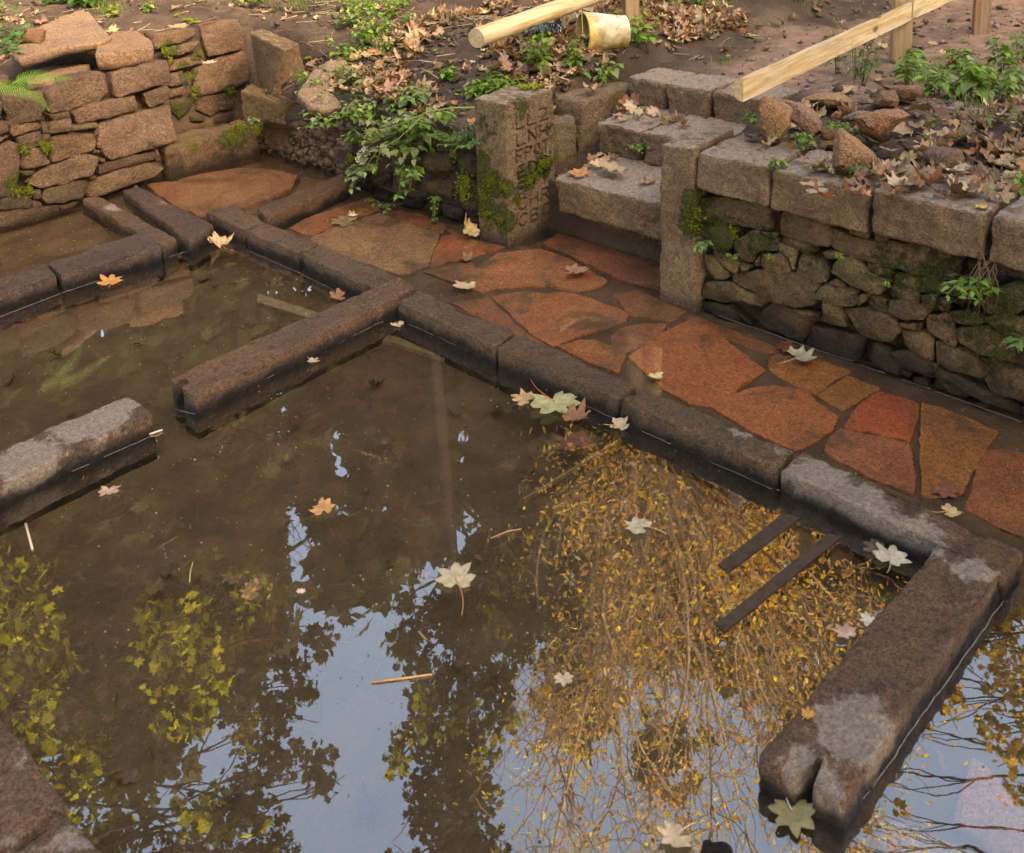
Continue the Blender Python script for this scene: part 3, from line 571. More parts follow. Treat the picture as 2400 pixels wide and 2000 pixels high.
# stones beside the inscribed pillar
block('stone_block', boxc(-3.2, -2.955, 3.27, 3.44, .02), boxc(-3.17, -2.95, 3.28, 3.43, .44), M['granite'], None, r=.03, rough=.008, tint=(.8, .82, .78), moss=.32, label='rounded mossy block between the inscribed pillar and the second step', cat='stone block', group='cheek stones beside the steps')
block('stone_block', boxc(-3.18, -2.965, 3.45, 3.86, .2), boxc(-3.17, -2.955, 3.46, 3.86, .50), M['granite'], None, r=.02, rough=.006, tint=(.85, .85, .82), moss=.2, label='long low cheek stone with dry leaves on it, behind the rounded mossy block', cat='stone block', group='cheek stones beside the steps')
# ================================================================== steps
ST = empty('stone_steps', V(-2.5, 3.1, .15), 'flight of three rough granite steps between the two pillars', 'steps')
block('step_block', [V(-2.78, 3.10, .130), V(-2.12, 3.10, .150), V(-2.12, 3.52, .16), V(-2.80, 3.5, .15)], [V(-2.79, 3.075, .285), V(-2.12, 3.085, .30), V(-2.12, 3.5, .30), V(-2.82, 3.5, .29)], M['granite'], ST, top_worn_lit=.66, r=.016, rough=.0075, tint=(1.08, 1.03, 0.96), res=.01)
core(-2.94, -2.08, 3.19, .22, par=ST)
def sb(a0, a1, b, zb, zt, dep, tint=(1, 1, 1), r=.014, sk=.0):
    block('step_block', [V(a0+.01, b+.008, zb), V(a1-.01, b+.008, zb), V(a1, b+dep, zb), V(a0, b+dep, zb)], [V(a0, b, zt), V(a1, b+sk, zt), V(a1, b+dep, zt), V(a0, b+dep, zt)], M['granite'], ST, top_worn_lit=.6, r=r, rough=.006, tint=tint, res=.01)
def aat(x, y, b, z): 
    q = onb(x, y, b); return ab(q)[0]
a1_ = aat(1396, 300, 3.45, .43); a2_ = aat(1503, 310, 3.45, .43)
sb(a1_, a2_-.006, 3.45, .285, .425, .36, (.88, .88, .85)); sb(a2_+.004, -2.08, 3.44, .29, .43, .36, (1.02, 1., .98))
b3 = 3.78; a3 = aat(1469, 190, b3, .5); a4 = aat(1561, 220, b3, .5); a5 = aat(1665, 240, b3, .5)
sb(a3, a4-.006, b3, .41, .552, .26, (.98, .98, .95)); sb(a4+.004, a5-.005, b3-.01, .40, .555, .27, (1.05, 1.03, 1.)); sb(a5+.004, a5+.30, b3, .41, .552, .27, (1., 1., .97))
# ================================================================== left wall
c1 = lambda p: crop(0, 0, 5, p); c2 = lambda p: crop(0, 220, 5, p); c3 = lambda p: crop(340, 0, 5, p)
LW = wall(V(-4.95, 1.9, 0), 'dry stone wall of reddish and tan blocks at upper left')
nA = AV
LS = [(c1, p, t) for p, t in [
 ([(1330,860),(1500,810),(1960,702),(1990,800),(2000,960),(1700,1050),(1380,1142),(1340,1000)], (1.15, .95, .9)),
 ([(585,1090),(740,990),(900,900),(1130,835),(1235,880),(1258,1080),(1175,1190),(840,1285),(612,1328),(590,1200)], (1.1, .92, .85)),
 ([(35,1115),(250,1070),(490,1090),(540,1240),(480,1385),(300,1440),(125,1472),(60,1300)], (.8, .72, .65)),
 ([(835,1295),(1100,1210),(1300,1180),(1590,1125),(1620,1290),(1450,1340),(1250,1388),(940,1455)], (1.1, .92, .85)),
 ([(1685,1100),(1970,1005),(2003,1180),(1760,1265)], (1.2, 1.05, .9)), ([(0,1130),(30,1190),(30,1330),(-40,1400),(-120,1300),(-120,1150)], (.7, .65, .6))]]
LS += [(c2, p, t) for p, t in [
 ([(1175,335),(1400,270),(1640,205),(1990,122),(2030,330),(2063,560),(1860,620),(1600,700),(1300,782),(1210,700),(1152,520)], (1.3, 1.13, 1.05)),
 ([(580,242),(700,235),(820,202),(828,270),(650,312)], (.9, .75, .65)), ([(592,345),(700,310),(838,282),(848,450),(600,463)], (1.05, .9, .8)),
 ([(865,378),(1150,332),(1163,392),(1000,430),(862,438)], (1.1, 1., .85)), ([(500,340),(570,330),(580,468),(500,460)], (.9, .8, .7)), ([(512,490),(592,482),(590,580),(520,570)], (.95, .85, .75)),
 ([(150,382),(440,342),(488,372),(440,430),(165,500)], (1.1, .85, .7)), ([(192,512),(350,465),(490,428),(490,590),(370,645),(250,640)], (1., .9, .8)),
 ([(622,505),(840,467),(1110,467),(1130,560),(1128,650),(1030,690),(850,740),(622,808)], (1.15, .95, .8)), ([(-120,640),(0,600),(130,547),(212,582),(250,680),(238,800),(190,1055),(120,1130),(-120,1140)], (.95, .75, .7)),
 ([(268,712),(440,642),(520,662),(604,808),(400,865),(282,885)], (1.1, 1., .85)), ([(222,912),(440,882),(452,920),(300,968)], (.8, .75, .6)),
 ([(625,842),(800,770),(960,702),(1168,742),(1158,820),(1080,968),(850,1008),(522,1113),(322,1050),(430,930)], (1.1, .97, .85)),
 ([(1130,422),(1163,412),(1160,510),(1120,500)], (1.1, .9, .8)), ([(1130,570),(1178,572),(1190,640),(1140,640)], (1.1, .9, .8)), ([(1110,652),(1178,672),(1168,700),(1120,690)], (1., .9, .8)),
 ([(1172,762),(1248,762),(1250,820),(1182,820)], (1.1, .9, .8)), ([(1152,852),(1500,742),(1830,672),(1838,768),(1500,850),(1172,948)], (.75, .6, .55)),
 ([(1035,1080),(1200,962),(1450,870),(1700,802),(1888,790),(1928,880),(1830,968),(1500,1090),(1220,1190),(1072,1223)], (1.15, 1., .85)),
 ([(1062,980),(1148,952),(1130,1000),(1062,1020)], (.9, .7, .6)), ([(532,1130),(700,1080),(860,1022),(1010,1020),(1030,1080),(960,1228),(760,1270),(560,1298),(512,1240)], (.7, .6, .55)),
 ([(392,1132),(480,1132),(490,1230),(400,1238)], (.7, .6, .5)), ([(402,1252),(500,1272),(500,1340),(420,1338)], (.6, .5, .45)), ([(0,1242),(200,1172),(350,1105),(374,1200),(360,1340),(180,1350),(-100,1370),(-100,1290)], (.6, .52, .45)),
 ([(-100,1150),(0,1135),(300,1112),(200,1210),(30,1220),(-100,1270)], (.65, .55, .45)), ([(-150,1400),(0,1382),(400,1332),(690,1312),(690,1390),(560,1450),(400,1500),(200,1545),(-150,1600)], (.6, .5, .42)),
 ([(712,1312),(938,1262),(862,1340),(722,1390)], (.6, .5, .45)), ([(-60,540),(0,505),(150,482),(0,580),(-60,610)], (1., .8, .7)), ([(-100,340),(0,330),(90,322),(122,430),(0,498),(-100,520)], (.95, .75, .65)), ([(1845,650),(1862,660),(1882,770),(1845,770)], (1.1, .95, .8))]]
MOSS += [(ona(110, 345, -4.79), .05, 1.), (ona(55, 352, -4.79), .05, .9), (ona(45, 430, -4.79), .09, .85), (ona(70, 450, -4.79), .05, .95), (ona(355, 340, -4.79), .06, .5), (ona(20, 460, -4.79), .1, .5), (ona(80, 360, -4.79), .1, .3)]
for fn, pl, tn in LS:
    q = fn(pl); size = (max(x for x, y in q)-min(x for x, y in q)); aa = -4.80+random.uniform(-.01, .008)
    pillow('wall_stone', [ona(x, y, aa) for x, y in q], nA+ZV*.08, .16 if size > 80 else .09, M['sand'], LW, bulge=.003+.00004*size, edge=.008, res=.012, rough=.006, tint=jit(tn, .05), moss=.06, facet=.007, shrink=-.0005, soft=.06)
core(.9, 2.44, -4.872, .60, par=LW, flip=True)
block('end_fill', boxc(-5.45, -4.89, 2.30, 2.50, -.05), boxc(-5.45, -4.88, 2.30, 2.465, .60), M['mossy'], LW, r=.02, rough=.01, tint=(.8, .7, .6), moss=.2)
c_up = ona(230, 180, -4.8)
# top surface stones of the wall: the reddish upper block has its own top; loose slabs lie over it
def loose(pts, z, th, label, tint, tilt=(0, 0), cat='stone slab', mat='rock', group='loose flat slabs on the left wall', **kw):
    c = np.mean([P(x, y, z) for x, y in pts], axis=0); n = np.array([-tilt[0], -tilt[1], 1.])
    q = [C0+ray(x, y)*(((c-C0)@n)/(ray(x, y)@n)) for x, y in pts]
    return pillow('stone_slab', q, n, th, M[mat], None, bulge=.003, edge=.012, res=.014, rough=.005, tint=tint, label=label, cat=cat, group=group, **kw)
loose(c1([(225,700),(120,640),(200,520),(240,430),(285,372),(500,280),(730,192),(860,130),(960,102),(1042,130),(1120,220),(1200,320),(1325,425),(1200,480),(1000,510),(740,545),(560,602),(430,650)]), .76, .05, 'largest loose flat slab, overhanging the left wall top', (.98, 1., 1.02), (-.06, .02))
loose(c1([(1110,640),(1130,520),(1240,440),(1310,385),(1400,350),(1600,345),(1660,400),(1790,478),(1795,545),(1600,570),(1320,622)]), .715, .085, 'thick flat slab right of the largest one on the left wall', (1.02, .96, .9))
loose(c1([(300,950),(330,900),(400,800),(700,760),(1062,742),(1020,850),(960,960),(800,965),(600,972)]), .615, .05, 'small tilted flat slab below the largest one, beside the fern', (1., .98, .95), (.0, .0))
loose(c1([(-140,990),(-120,850),(0,822),(60,860),(132,930),(0,985)]), .60, .05, 'corner of a flat slab cut off by the left edge below the ivy', (1., .9, .85))
# ================================================================== back wall of the recess
BW = wall(V(-5.5, 3., .05), 'low back wall of the dark recess, mossy between its blocks')
MOSS += [(ona(445, 180, -5.44), .07, 1.), (ona(395, 125, -5.44), .09, 1.), (ona(455, 225, -5.44), .08, .8), (ona(460, 128, -5.44), .05, .9), (ona(540, 215, -5.44), .07, .8), (ona(420, 270, -5.44), .12, .6), (ona(430, 160, -5.44), .05, 1.)]
for pl, tn in [([(110,400),(300,372),(460,350),(600,332),(608,390),(500,470),(400,518),(230,550),(110,590)], (1.15, .95, .8)), ([(242,572),(450,510),(648,482),(618,590),(400,660),(242,658)], (1.15, 1.05, .9)),
 ([(332,722),(520,670),(700,622),(688,738),(540,790),(305,838)], (1.15, .9, .8)), ([(662,292),(900,245),(1120,227),(1160,400),(1178,578),(950,630),(732,678),(700,500)], (1.1, .87, .8)),
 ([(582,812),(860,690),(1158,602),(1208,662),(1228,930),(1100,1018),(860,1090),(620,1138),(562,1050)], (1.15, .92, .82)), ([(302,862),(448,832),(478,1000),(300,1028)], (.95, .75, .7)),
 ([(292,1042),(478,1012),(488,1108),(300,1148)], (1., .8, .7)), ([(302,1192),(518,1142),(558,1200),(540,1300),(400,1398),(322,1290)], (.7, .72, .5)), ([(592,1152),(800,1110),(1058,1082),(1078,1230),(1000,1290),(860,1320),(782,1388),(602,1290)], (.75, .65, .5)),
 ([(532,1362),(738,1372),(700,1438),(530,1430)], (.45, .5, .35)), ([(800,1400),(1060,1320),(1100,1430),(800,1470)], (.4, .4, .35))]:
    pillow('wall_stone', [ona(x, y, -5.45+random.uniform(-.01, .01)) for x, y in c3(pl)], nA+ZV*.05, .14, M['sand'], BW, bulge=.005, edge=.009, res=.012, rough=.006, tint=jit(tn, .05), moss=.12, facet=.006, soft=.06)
core(2.4, 3.4, -5.50, .60, par=BW, flip=True)
bb = 3.0
block('stone_block', [V(-4.97, bb+.10, .2), V(-4.80, bb, .22), V(-4.66, bb+.24, .2), V(-5.1, bb+.4, .2)], [*[onb(584, 74, 3.04)], onb(668, 120, 3.04), P(699, 101, .60), P(614, 66, .60)], M['granite'], None, top_worn_lit=.4, r=.010, rough=.004, tint=(.72, .68, .6), moss=.12, label='tall upright squared block at the right end of the recess wall', cat='stone block', group='blocks at the corner of the recess')
block('stone_block', [V(-5.02, bb, .0), V(-4.72, bb, .05), V(-4.55, bb+.3, .05), V(-5.0, bb+.35, .0)], [onb(563, 212, 3.0), onb(662, 248, 3.0), P(690, 236, .36), P(590, 196, .36)], M['mossy'], None, r=.014, rough=.007, tint=(1.3, 1.2, 0.98), moss=.1, label='low broken block lying below the tall upright one', cat='stone block', group='blocks at the corner of the recess')
block('stone_block', [V(-4.80, 2.99, .05), V(-4.62, 2.99, .05), V(-4.6, 3.2, .05), V(-4.8, 3.2, .05)], [onb(612, 296, 2.98), onb(668, 306, 2.98), P(672, 292, .26), P(622, 284, .26)], M['granite'], None, r=.014, rough=.007, tint=(.55, .5, .42), moss=.2, label='small dirty block sunk in the bank beyond the mossy curb', cat='stone block')
loose([(692, 222), (730, 165), (770, 140), (812, 138), (835, 170), (815, 210), (800, 250), (760, 262), (725, 252)], .45, .06, 'large pale pinkish slab leaning against the earth bank', (.95, 1.05, 1.1), (-.25, .45), mat='rock', group=None)
# ================================================================== planted wall between the dividing slab and the inscribed pillar
PW = wall(V(-3.5, 3.05, 0), 'dark low wall behind the hanging plants')
c8 = lambda p: crop(700, 180, 2.508, p)
MOSS += [(onb(1090, 440, 2.94), .08, .95), (onb(820, 370, 2.95), .05, .8), (onb(1070, 390, 2.95), .1, .6), (onb(950, 400, 2.95), .1, .4)]
for pl in [[(262,480),(350,462),(402,548),(300,560)], [(392,562),(528,572),(528,658),(400,640)], [(532,442),(640,432),(678,658),(600,640),(560,600)], [(905,640),(1000,592),(1058,642),(1060,800),(980,798),(912,742)], [(905,462),(1048,452),(1058,588),(962,598)],
           [(562,702),(728,722),(700,788),(582,760)], [(822,742),(948,782),(948,858),(832,840)], [(1000,822),(1068,832),(1068,898),(962,868)], [(302,572),(388,572),(380,650),(300,648)], [(402,642),(538,692),(538,758),(420,720)],
           [(690,440),(890,450),(890,560),(700,580)], [(700,600),(890,610),(895,720),(720,710)], [(740,730),(815,735),(820,820),(740,800)], [(300,390),(520,360),(520,440),(320,460)], [(560,320),(760,300),(780,420),(570,420)], [(800,330),(1040,320),(1040,440),(810,440)]]:
    pillow('wall_stone', [onb(x, y, 2.97+random.uniform(-.01, .01)) for x, y in c8(pl)], nB+ZV*.1, .08, M['mossy'], PW, bulge=.02, edge=.015, res=.016, rough=.006, tint=jit((.62, .6, .55), .12), moss=.15, facet=.02)
core(-4.05, -3.05, 3.01, .42, par=PW)
core(-4.80, -4.02, 3.015, .36, par=PW)
# ================================================================== leaves
def lerp_c(a, b, t): return np.asarray(a)*(1-t)+np.asarray(b)*t
_half = [(-88, .16), (-66, .56), (-40, .74), (-27, .60), (-10, .84), (3, .98), (13, .86), (26, .66), (37, .88), (48, 1.04), (58, .88), (70, .68), (80, .92), (90, 1.1)]
_ang = [a for a, r in _half]+[180-a for a, r in _half[-2::-1]]; _rad = [r for a, r in _half]+[r for a, r in _half[-2::-1]]
MAP = np.array([(math.cos(math.radians(a))*r, math.sin(math.radians(a))*r) for a, r in zip(_ang, _rad)])
def maple(size, curl=.3, rings=3, seed=None, fold=.2, thin=False):
    """lobed leaf lying in xy, stalk towards -y"""
    seed = random.uniform(0, 99) if seed is None else seed; m = len(MAP); vs = [np.zeros((1, 2))]
    jit_ = 1+.26*vn(np.concatenate([MAP, np.zeros((m, 1))], 1)+seed, 1.7)+.12*vn(np.concatenate([MAP, np.zeros((m, 1))], 1)+seed, 6, 3)
    for k in range(1, rings+1): vs.append(MAP*jit_[:, None]*(k/rings))
    q = np.concatenate(vs); r2 = (q**2).sum(1)
    z = curl*r2*(.5+.9*vn(np.concatenate([q, 0*q[:, :1]], 1)+seed, 1.1, 1)) + fold*np.abs(q[:, 0])*.5 + curl*.35*vn(np.concatenate([q, 0*q[:, :1]], 1)+seed, 3.2, 2)
    v = np.concatenate([q*(1-.12*curl*r2[:, None]), z[:, None]], 1)*size*.55
    f = [(0, 1+i, 1+(i+1) % m) for i in range(m)]
    for k in range(1, rings):
        o = 1+(k-1)*m
        f += [(o+i, o+m+i, o+m+(i+1) % m, o+(i+1) % m) for i in range(m)]
    return v, f
def ovate(size, width=.62, droop=.25, teeth=True, n=8, fold=.25, heart=False):
    v = []; f = []
    for i in range(n+1):
        t = i/n; w_ = width*.5*math.sin(math.pi*min(1, t**.72*1.0))**.9*(1.15-.35*t) if not heart else width*.5*math.sin(math.pi*(t*.86+.14)**.8)
        if teeth and 0 < i < n: w_ *= 1.14 if i % 2 else .9
        w_ = max(w_, .004); z = -droop*t*t
        for s in (-1, -.5, 0, .5, 1): v.append((t-(.03 if teeth and i % 2 and abs(s) == 1 else 0), s*w_, z+fold*abs(s)*w_-.02*abs(math.sin(9*t))*(abs(s) == .5)))
    for i in range(n):
        for k in range(4): f.append((i*5+k, (i+1)*5+k, (i+1)*5+k+1, i*5+k+1))
    return np.array(v)*size, f
def rotm(yaw, pitch=0., roll=0.):
    cy, sy, cp, sp, cr, sr = math.cos(yaw), math.sin(yaw), math.cos(pitch), math.sin(pitch), math.cos(roll), math.sin(roll)
    return np.array([[cy, -sy, 0], [sy, cy, 0], [0, 0, 1]])@np.array([[cp, 0, sp], [0, 1, 0], [-sp, 0, cp]])@np.array([[1, 0, 0], [0, cr, -sr], [0, sr, cr]])
DRYC = [(.42, .27, .15), (.50, .34, .20), (.33, .19, .10), (.22, .13, .08), (.40, .20, .09), (.55, .42, .28), (.16, .10, .07), (.46, .30, .19), (.36, .24, .15)]
LV = [maple(1., random.uniform(.2, 1.0), 3, None, random.uniform(-.7, .6)) for _ in range(22)]
def litter(acc, p, size, up=.5, cols=DRYC):
    v, f = random.choice(LV); n = len(v); s = size*random.uniform(.6, 1.2)
    R = rotm(random.uniform(0, 6.28), random.gauss(0, up*.7), random.gauss(0, up*.7)); c = jit(random.choice(cols), .25)
    v = (v*s*[1, random.uniform(.5, 1.), 1])@R.T; v = v-[0, 0, v[:, 2].min()*.75]; m = len(MAP)
    col = np.tile(np.array(c), (n, 1)); col[-m:] *= .85
    acc.add(v+p, f, col)
LIT = Acc()
def scatter(n, fn, size, zoff=.0, up=.5, cols=DRYC, dens=None, acc=None, zvar=.02):
    k = 0; tries = 0
    while k < n and tries < n*30:
        tries += 1; a, b = fn()
        if dens is not None and random.random() > dens(a, b): continue
        litter(acc or LIT, V(a, b, gz(a, b)+zoff+random.uniform(0, zvar)), size, up, cols); k += 1
U = random.uniform
clump = lambda a, b: float(np.clip(.5+1.6*vn(np.array([[a, b, 0.]]), 2.2, 3)[0], .03, 1))
scatter(1900, lambda: (U(-4.5, -3.1), U(3.08, 5.2)), .086, .0, .5, dens=lambda a, b: (0.06 if abs((a+4.05)+(b-3.9)*.35) < .17 and b > 3.3 else 1)*float(np.clip(.7+1.5*vn(np.array([[a, b, 0.]]), 1.6, 3)[0], .02, 1)))
scatter(640, lambda: (U(-2.0, .3), U(3.24, 3.95)), .10, .0, .5, dens=lambda a, b: .25 if a < -1.45 else (1. if b < 3.75 else .45), zvar=.035)
scatter(140, lambda: (U(-1.5, .4), U(3.9, 4.8)), .08, .0, .5)
scatter(210, lambda: (U(-4.6, -3.0), U(5., 8.)), .085, 0, .5, dens=clump)
scatter(110, lambda: (U(-3.0, .5), U(4.1, 6.5)), .075, 0, .45, dens=lambda a, b: clump(a, b)*.7)
scatter(260, lambda: (U(-7.5, -4.95), U(.8, 4.5)), .065, 0, .5, dens=clump)
scatter(60, lambda: (U(-5.6, -4.2), U(3.1, 4.3)), .06, 0, .5, dens=clump)
scatter(60, lambda: (U(-3.2, -3.0), U(3.1, 3.8)), .06, .0, .6)
# leaves lying on the coping stones and steps
def on_top(lst, z, size, up=.45):
    for x, y in lst: litter(LIT, P(x, y, z)+ZV*.003, size, up)
on_top([(U(1900, 2380), U(395, 470)) for _ in range(45)], .603, .085)
on_top([(1940, 385), (1915, 402), (1860, 350), (1805, 345), (1830, 335), (2105, 440), (2140, 445), (2160, 430), (2270, 455), (2250, 462), (2320, 445), (2180, 420), (2230, 430), (2300, 430), (2350, 470), (2380, 440), (1765, 330), (1880, 375), (1900, 345), (2060, 430), (2120, 415)], .605, .075)
on_top([(1445, 272), (1460, 280), (1480, 262), (1500, 275), (1520, 285), (1540, 280), (1555, 292), (1580, 290), (1600, 300), (1475, 250), (1510, 262), (1545, 270), (1460, 262), (1530, 268), (1590, 285)], .435, .07, .5)
on_top([(1395, 385), (1405, 395), (1380, 392), (1420, 380), (1400, 370), (1440, 375), (1520, 430), (1530, 422), (1385, 378)], .295, .06, .5)
SCRAP = Acc()
def twig(acc, p, L, r=.0018, c=(.28, .19, .12), up=.15):
    d = np.array([U(-1, 1), U(-1, 1), U(-up, up)]); d /= np.linalg.norm(d); n = 6; pts = [p+d*L*(i/n-.5)+np.array([U(-1, 1), U(-1, 1), 0])*L*.035 for i in range(n+1)]
    tube(acc, pts, r, 4, c)
for _ in range(620):
    a, b = random.choice([(U(-6.6, -4.95), U(1.2, 4.2)), (U(-4.5, -3.), U(3.1, 5)), (U(-1.9, .3), U(3.2, 4.4)), (U(-7, -5), U(1, 4)), (U(-5.2, -4), U(3.1, 4.4))]); twig(SCRAP, V(a, b, gz(a, b)+U(.008, .03)), U(.05, .22), U(.001, .0025), jit(random.choice([(.30, .2, .13), (.16, .1, .07), (.42, .33, .22)])))
tag(LIT.build('leaf_litter', M['leaf'], None, True, (0, 0, 0)), 'dry curled autumn leaves strewn over the banks, steps and coping', 'leaves', None, 'stuff')
tag(SCRAP.build('fallen_twigs', M['stem'], None, True, (0, 0, 0)), 'thin dead twigs and stalks scattered on the banks', 'twigs', None, 'stuff')
# soil clods and gravel on the banks
CL = Acc(); ico = bmesh.new(); bmesh.ops.create_icosphere(ico, subdivisions=1, radius=1); IV = np.array([v.co[:] for v in ico.verts]); IF = [tuple(v.index for v in f.verts) for f in ico.faces]; ico.free()
for _ in range(4600):
    a, b = random.choice([(U(-4.7, -3.1), U(3.06, 5)), (U(-7, -4.98), U(.9, 4.5)), (U(-3, .4), U(3.9, 6.5)), (U(-2., .4), U(3.2, 4.2)), (U(-4.8, -4.0), U(3.05, 3.9))]); s = abs(random.gauss(0, .010))+.003
    v = IV*(1+.35*RNG.normal(size=(len(IV), 1)))*s*[1, U(.6, 1), .6]; CL.add(v@rotm(U(0, 6)).T+V(a, b, gz(a, b)+s*.2), IF, jit(random.choice([(.10, .06, .042), (.06, .038, .028), (.20, .12, .085), (.3, .22, .17)] if b > 3.9 and a > -3 else [(.07, .043, .03), (.05, .032, .024), (.10, .065, .045)]), .2))
for _ in range(1500):
    q = onb(U(600, 830), U(290, 400), 3.01+U(-.012, .004)); s = abs(random.gauss(0, .010))+.003; v = IV*(1+.35*RNG.normal(size=(len(IV), 1)))*s
    if q[2] < .03 or q[2] > .42: continue
    CL.add(v+q, IF, jit(random.choice([(.085, .055, .038), (.06, .04, .028), (.11, .075, .05), (.14, .10, .07)]), .2))
tag(CL.build('soil_crumbs', M['stem'], None, True, (0, 0, 0)), 'crumbs of dark earth and grit on the banks', 'soil', None, 'stuff')
# ------------------------------------------------------------------ single leaves
def one_leaf(x, y, z, size, yaw, c, label, curl=.35, fold=.15, stem=None, sc=(.40, .22, .12), tilt=(0, 0), group='single maple leaves on water and stone', rings=4):
    p = P(x, y, z); v, f = maple(size, curl*.6, rings, None, fold*.5); c = tuple(np.array(c)*[.84, .80, .72]); R = rotm(math.radians(yaw), *tilt); m = len(MAP)
    v = v@R.T; v = v-[0, 0, v[:, 2].min()-.0005]
    col = np.tile(np.array(c, float), (len(v), 1)); col *= (1+.3*vn(v*1., 60, 2))[:, None]; col[-m:] *= .8
    root = empty('maple_leaf', p, label, 'leaf', group); mesh('blade', v+p, f, M['leaf'], root, p, True, None, col)
    if stem:
        d = R@np.array([0, -1., 0]); s0 = p+R@np.array([0, 0, 0.])+ZV*.004; L = size*stem; side = R@np.array([1., 0, 0]); acc = Acc()
        tube(acc, [s0+d*L*t+side*L*.12*math.sin(2.5*t)+ZV*(.004*(1-t)) for t in np.linspace(0, 1, 9)], np.linspace(.0014, .001, 9)*(size/.12)**.5, 5, sc); acc.build('stalk', M['stem'], root)
    return root
W0 = .0015
wht = (.62, .52, .38)
one_leaf(517, 577, .004, .12, 40, (.72, .50, .30), 'pale curled leaf with orange tips caught in the kerb corner by the spout', 1.1, .7, .4, tilt=(.1, .15))
one_leaf(258, 664, W0, .105, 10, (.66, .33, .12), 'yellow and red leaf floating beside the dark left kerb', .35, .2, .5)
one_leaf(795, 701, .006, .08, 100, (.36, .18, .11), 'curled brown leaf by the top of the notched crossbar', .7, .3)
one_leaf(933, 761, W0, .05, 200, wht, 'tiny white leaf floating in the corner below the notched crossbar', .5, .2, .4)
one_leaf(738, 848, .004, .052, 120, wht, 'tiny white curl of a leaf against the side of the notched crossbar', .9, .4, .4)
one_leaf(1103, 553, .006, .10, 30, (.66,.50,.28), 'cream crumpled leaf standing up on the paving left of the inscribed pillar', 1.5, .9, tilt=(.2, .5))
one_leaf(1092, 671, W0, .095, 150, (.62, .48, .32), 'tan leaf lying on the wet paving near the long kerb', .5, .4)
one_leaf(1345, 641, .003, .115, 260, (.42, .24, .16), 'reddish brown leaf on the paving in front of the steps', .6, .2, .5)
one_leaf(1873, 839, .006, .10, 290, (.50, .44, .34), 'grey beige leaf with a long stalk near the foot of the retaining wall', .6, .2, .9, (.5, .35, .15))
one_leaf(1845, 815, -.008, .08, 60, (.25, .10, .06), 'sunken dark red leaf touching the grey beige one', .2, .1)
one_leaf(1300, 946, .003, .16, 200, (.50, .50, .28), 'large greenish leaf with a long red stalk at the kerb', .45, .2, 1.1, (.55, .12, .06))
one_leaf(1232, 938, W0, .085, 60, (.60, .40, .22), 'small orange leaf touching the large greenish one', .5, .2, .7, (.5, .3, .12))
one_leaf(1345, 985, W0, .10, 320, (.34, .18, .11), 'brown folded leaf overlapping the large greenish one', 1.0, .6)
one_leaf(1447, 1001, .004, .07, 250, wht, 'white curled leaf leaning on the kerb right of the leaf cluster', .9, .5, .6, (.6, .35, .12))
one_leaf(1348, 1040, -.02, .12, 20, (.24, .13, .11), 'dim sunken leaf below the leaf cluster', .2, .1)
one_leaf(757, 1196, W0, .07, 20, (.66, .38, .16), 'orange leaf floating in the middle left of the pool', .5, .2)
one_leaf(256, 1150, W0, .06, 200, (.62, .42, .32), 'pinkish leaf floating below the dry topped crossbar', .4, .2)
one_leaf(1068, 1362, W0, .105, 5, (.64,.54,.38), 'large white maple leaf floating in the centre of the pool', .3, .15, 1.1, (.5, .22, .08))
one_leaf(1500, 1238, W0, .075, 60, (.62,.54,.40), 'white maple leaf floating right of centre among orange reflections', .4, .2, .9, (.5, .4, .2))
one_leaf(1320, 1589, W0, .045, 180, (.72, .56, .42), 'small round pinkish leaf floating low in the pool', .3, .1)
one_leaf(594, 1388, -.004, .065, 90, (.42, .26, .18), 'brown leaf just under the water left of the white maple leaf', .3, .1)
one_leaf(705, 1388, W0, .022, 0, (.75, .6, .5), 'pale petal sized leaf bit beside the brown sunken leaf', .3, .1, group=None)
one_leaf(998, 1350, -.004, .03, 80, (.30, .14, .08), 'dark little leaf touching the large white maple leaf', .6, .3)
one_leaf(2085, 1312, W0, .09, 330, (.72, .66, .54), 'white leaf with a broad point in the corner by the long pale kerb', .4, .3, .6, (.5, .4, .25))
one_leaf(2062, 1286, -.006, .07, 100, (.28, .22, .2), 'dim grey sunken leaf above the white one in the kerb corner', .2, .1)
one_leaf(1984, 1489, W0, .05, 30, (.76, .50, .40), 'pink leaf floating left of the wide crossbar', .6, .3)
one_leaf(2040, 1457, W0, .045, 90, (.78, .70, .58), 'whitish leaf touching the side of the wide crossbar', .4, .2)
one_leaf(2226, 1204, KT+.002, .055, 260, (.66, .50, .26), 'yellowish leaf lying on the long pale kerb stone', .7, .3, .8, (.5, .3, .15))
one_leaf(1893, 1680, KT+.002, .03, 300, (.75, .38, .12), 'small orange leaf on the edge of the wide crossbar', .8, .6, .6, (.6, .35, .12))
one_leaf(1856, 1907, W0, .085, 175, (.36, .32, .17), 'green brown leaf at the notched end of the wide crossbar', .45, .2, .6, (.6, .58, .45))
one_leaf(1588, 1966, .004, .065, 120, (.80, .62, .44), 'pale orange leaf leaning on the small rounded red stone', .7, .4, .7, (.6, .5, .3))
one_leaf(1535, 882, .003, .05, 190, (.85, .70, .35), 'pale yellow leaf in a gap of the paving beside the kerb', .6, .4)
one_leaf(2212, 1148, -.006, .075, 200, (.30, .13, .1), 'dark red sunken leaf on the paving near the right edge', .2, .1)
one_leaf(815, 520, -.004, .14, 80, (.30, .21, .12), 'wide muddy leaf lying on the paving above the long kerb', .3, .1)
one_leaf(830, 507, .004, .05, 10, (.70, .60, .36), 'pale folded bit of leaf on the wide muddy leaf', .9, .6)
one_leaf(1098, 608, -.002, .08, 70, (.28, .17, .09), 'dark folded leaf stuck between red slabs left of centre', .4, .8)
one_leaf(420, 66, .93, .10, 30, (.62, .42, .24), 'tan oak like leaf on the moss above the recess wall', .4, .3)
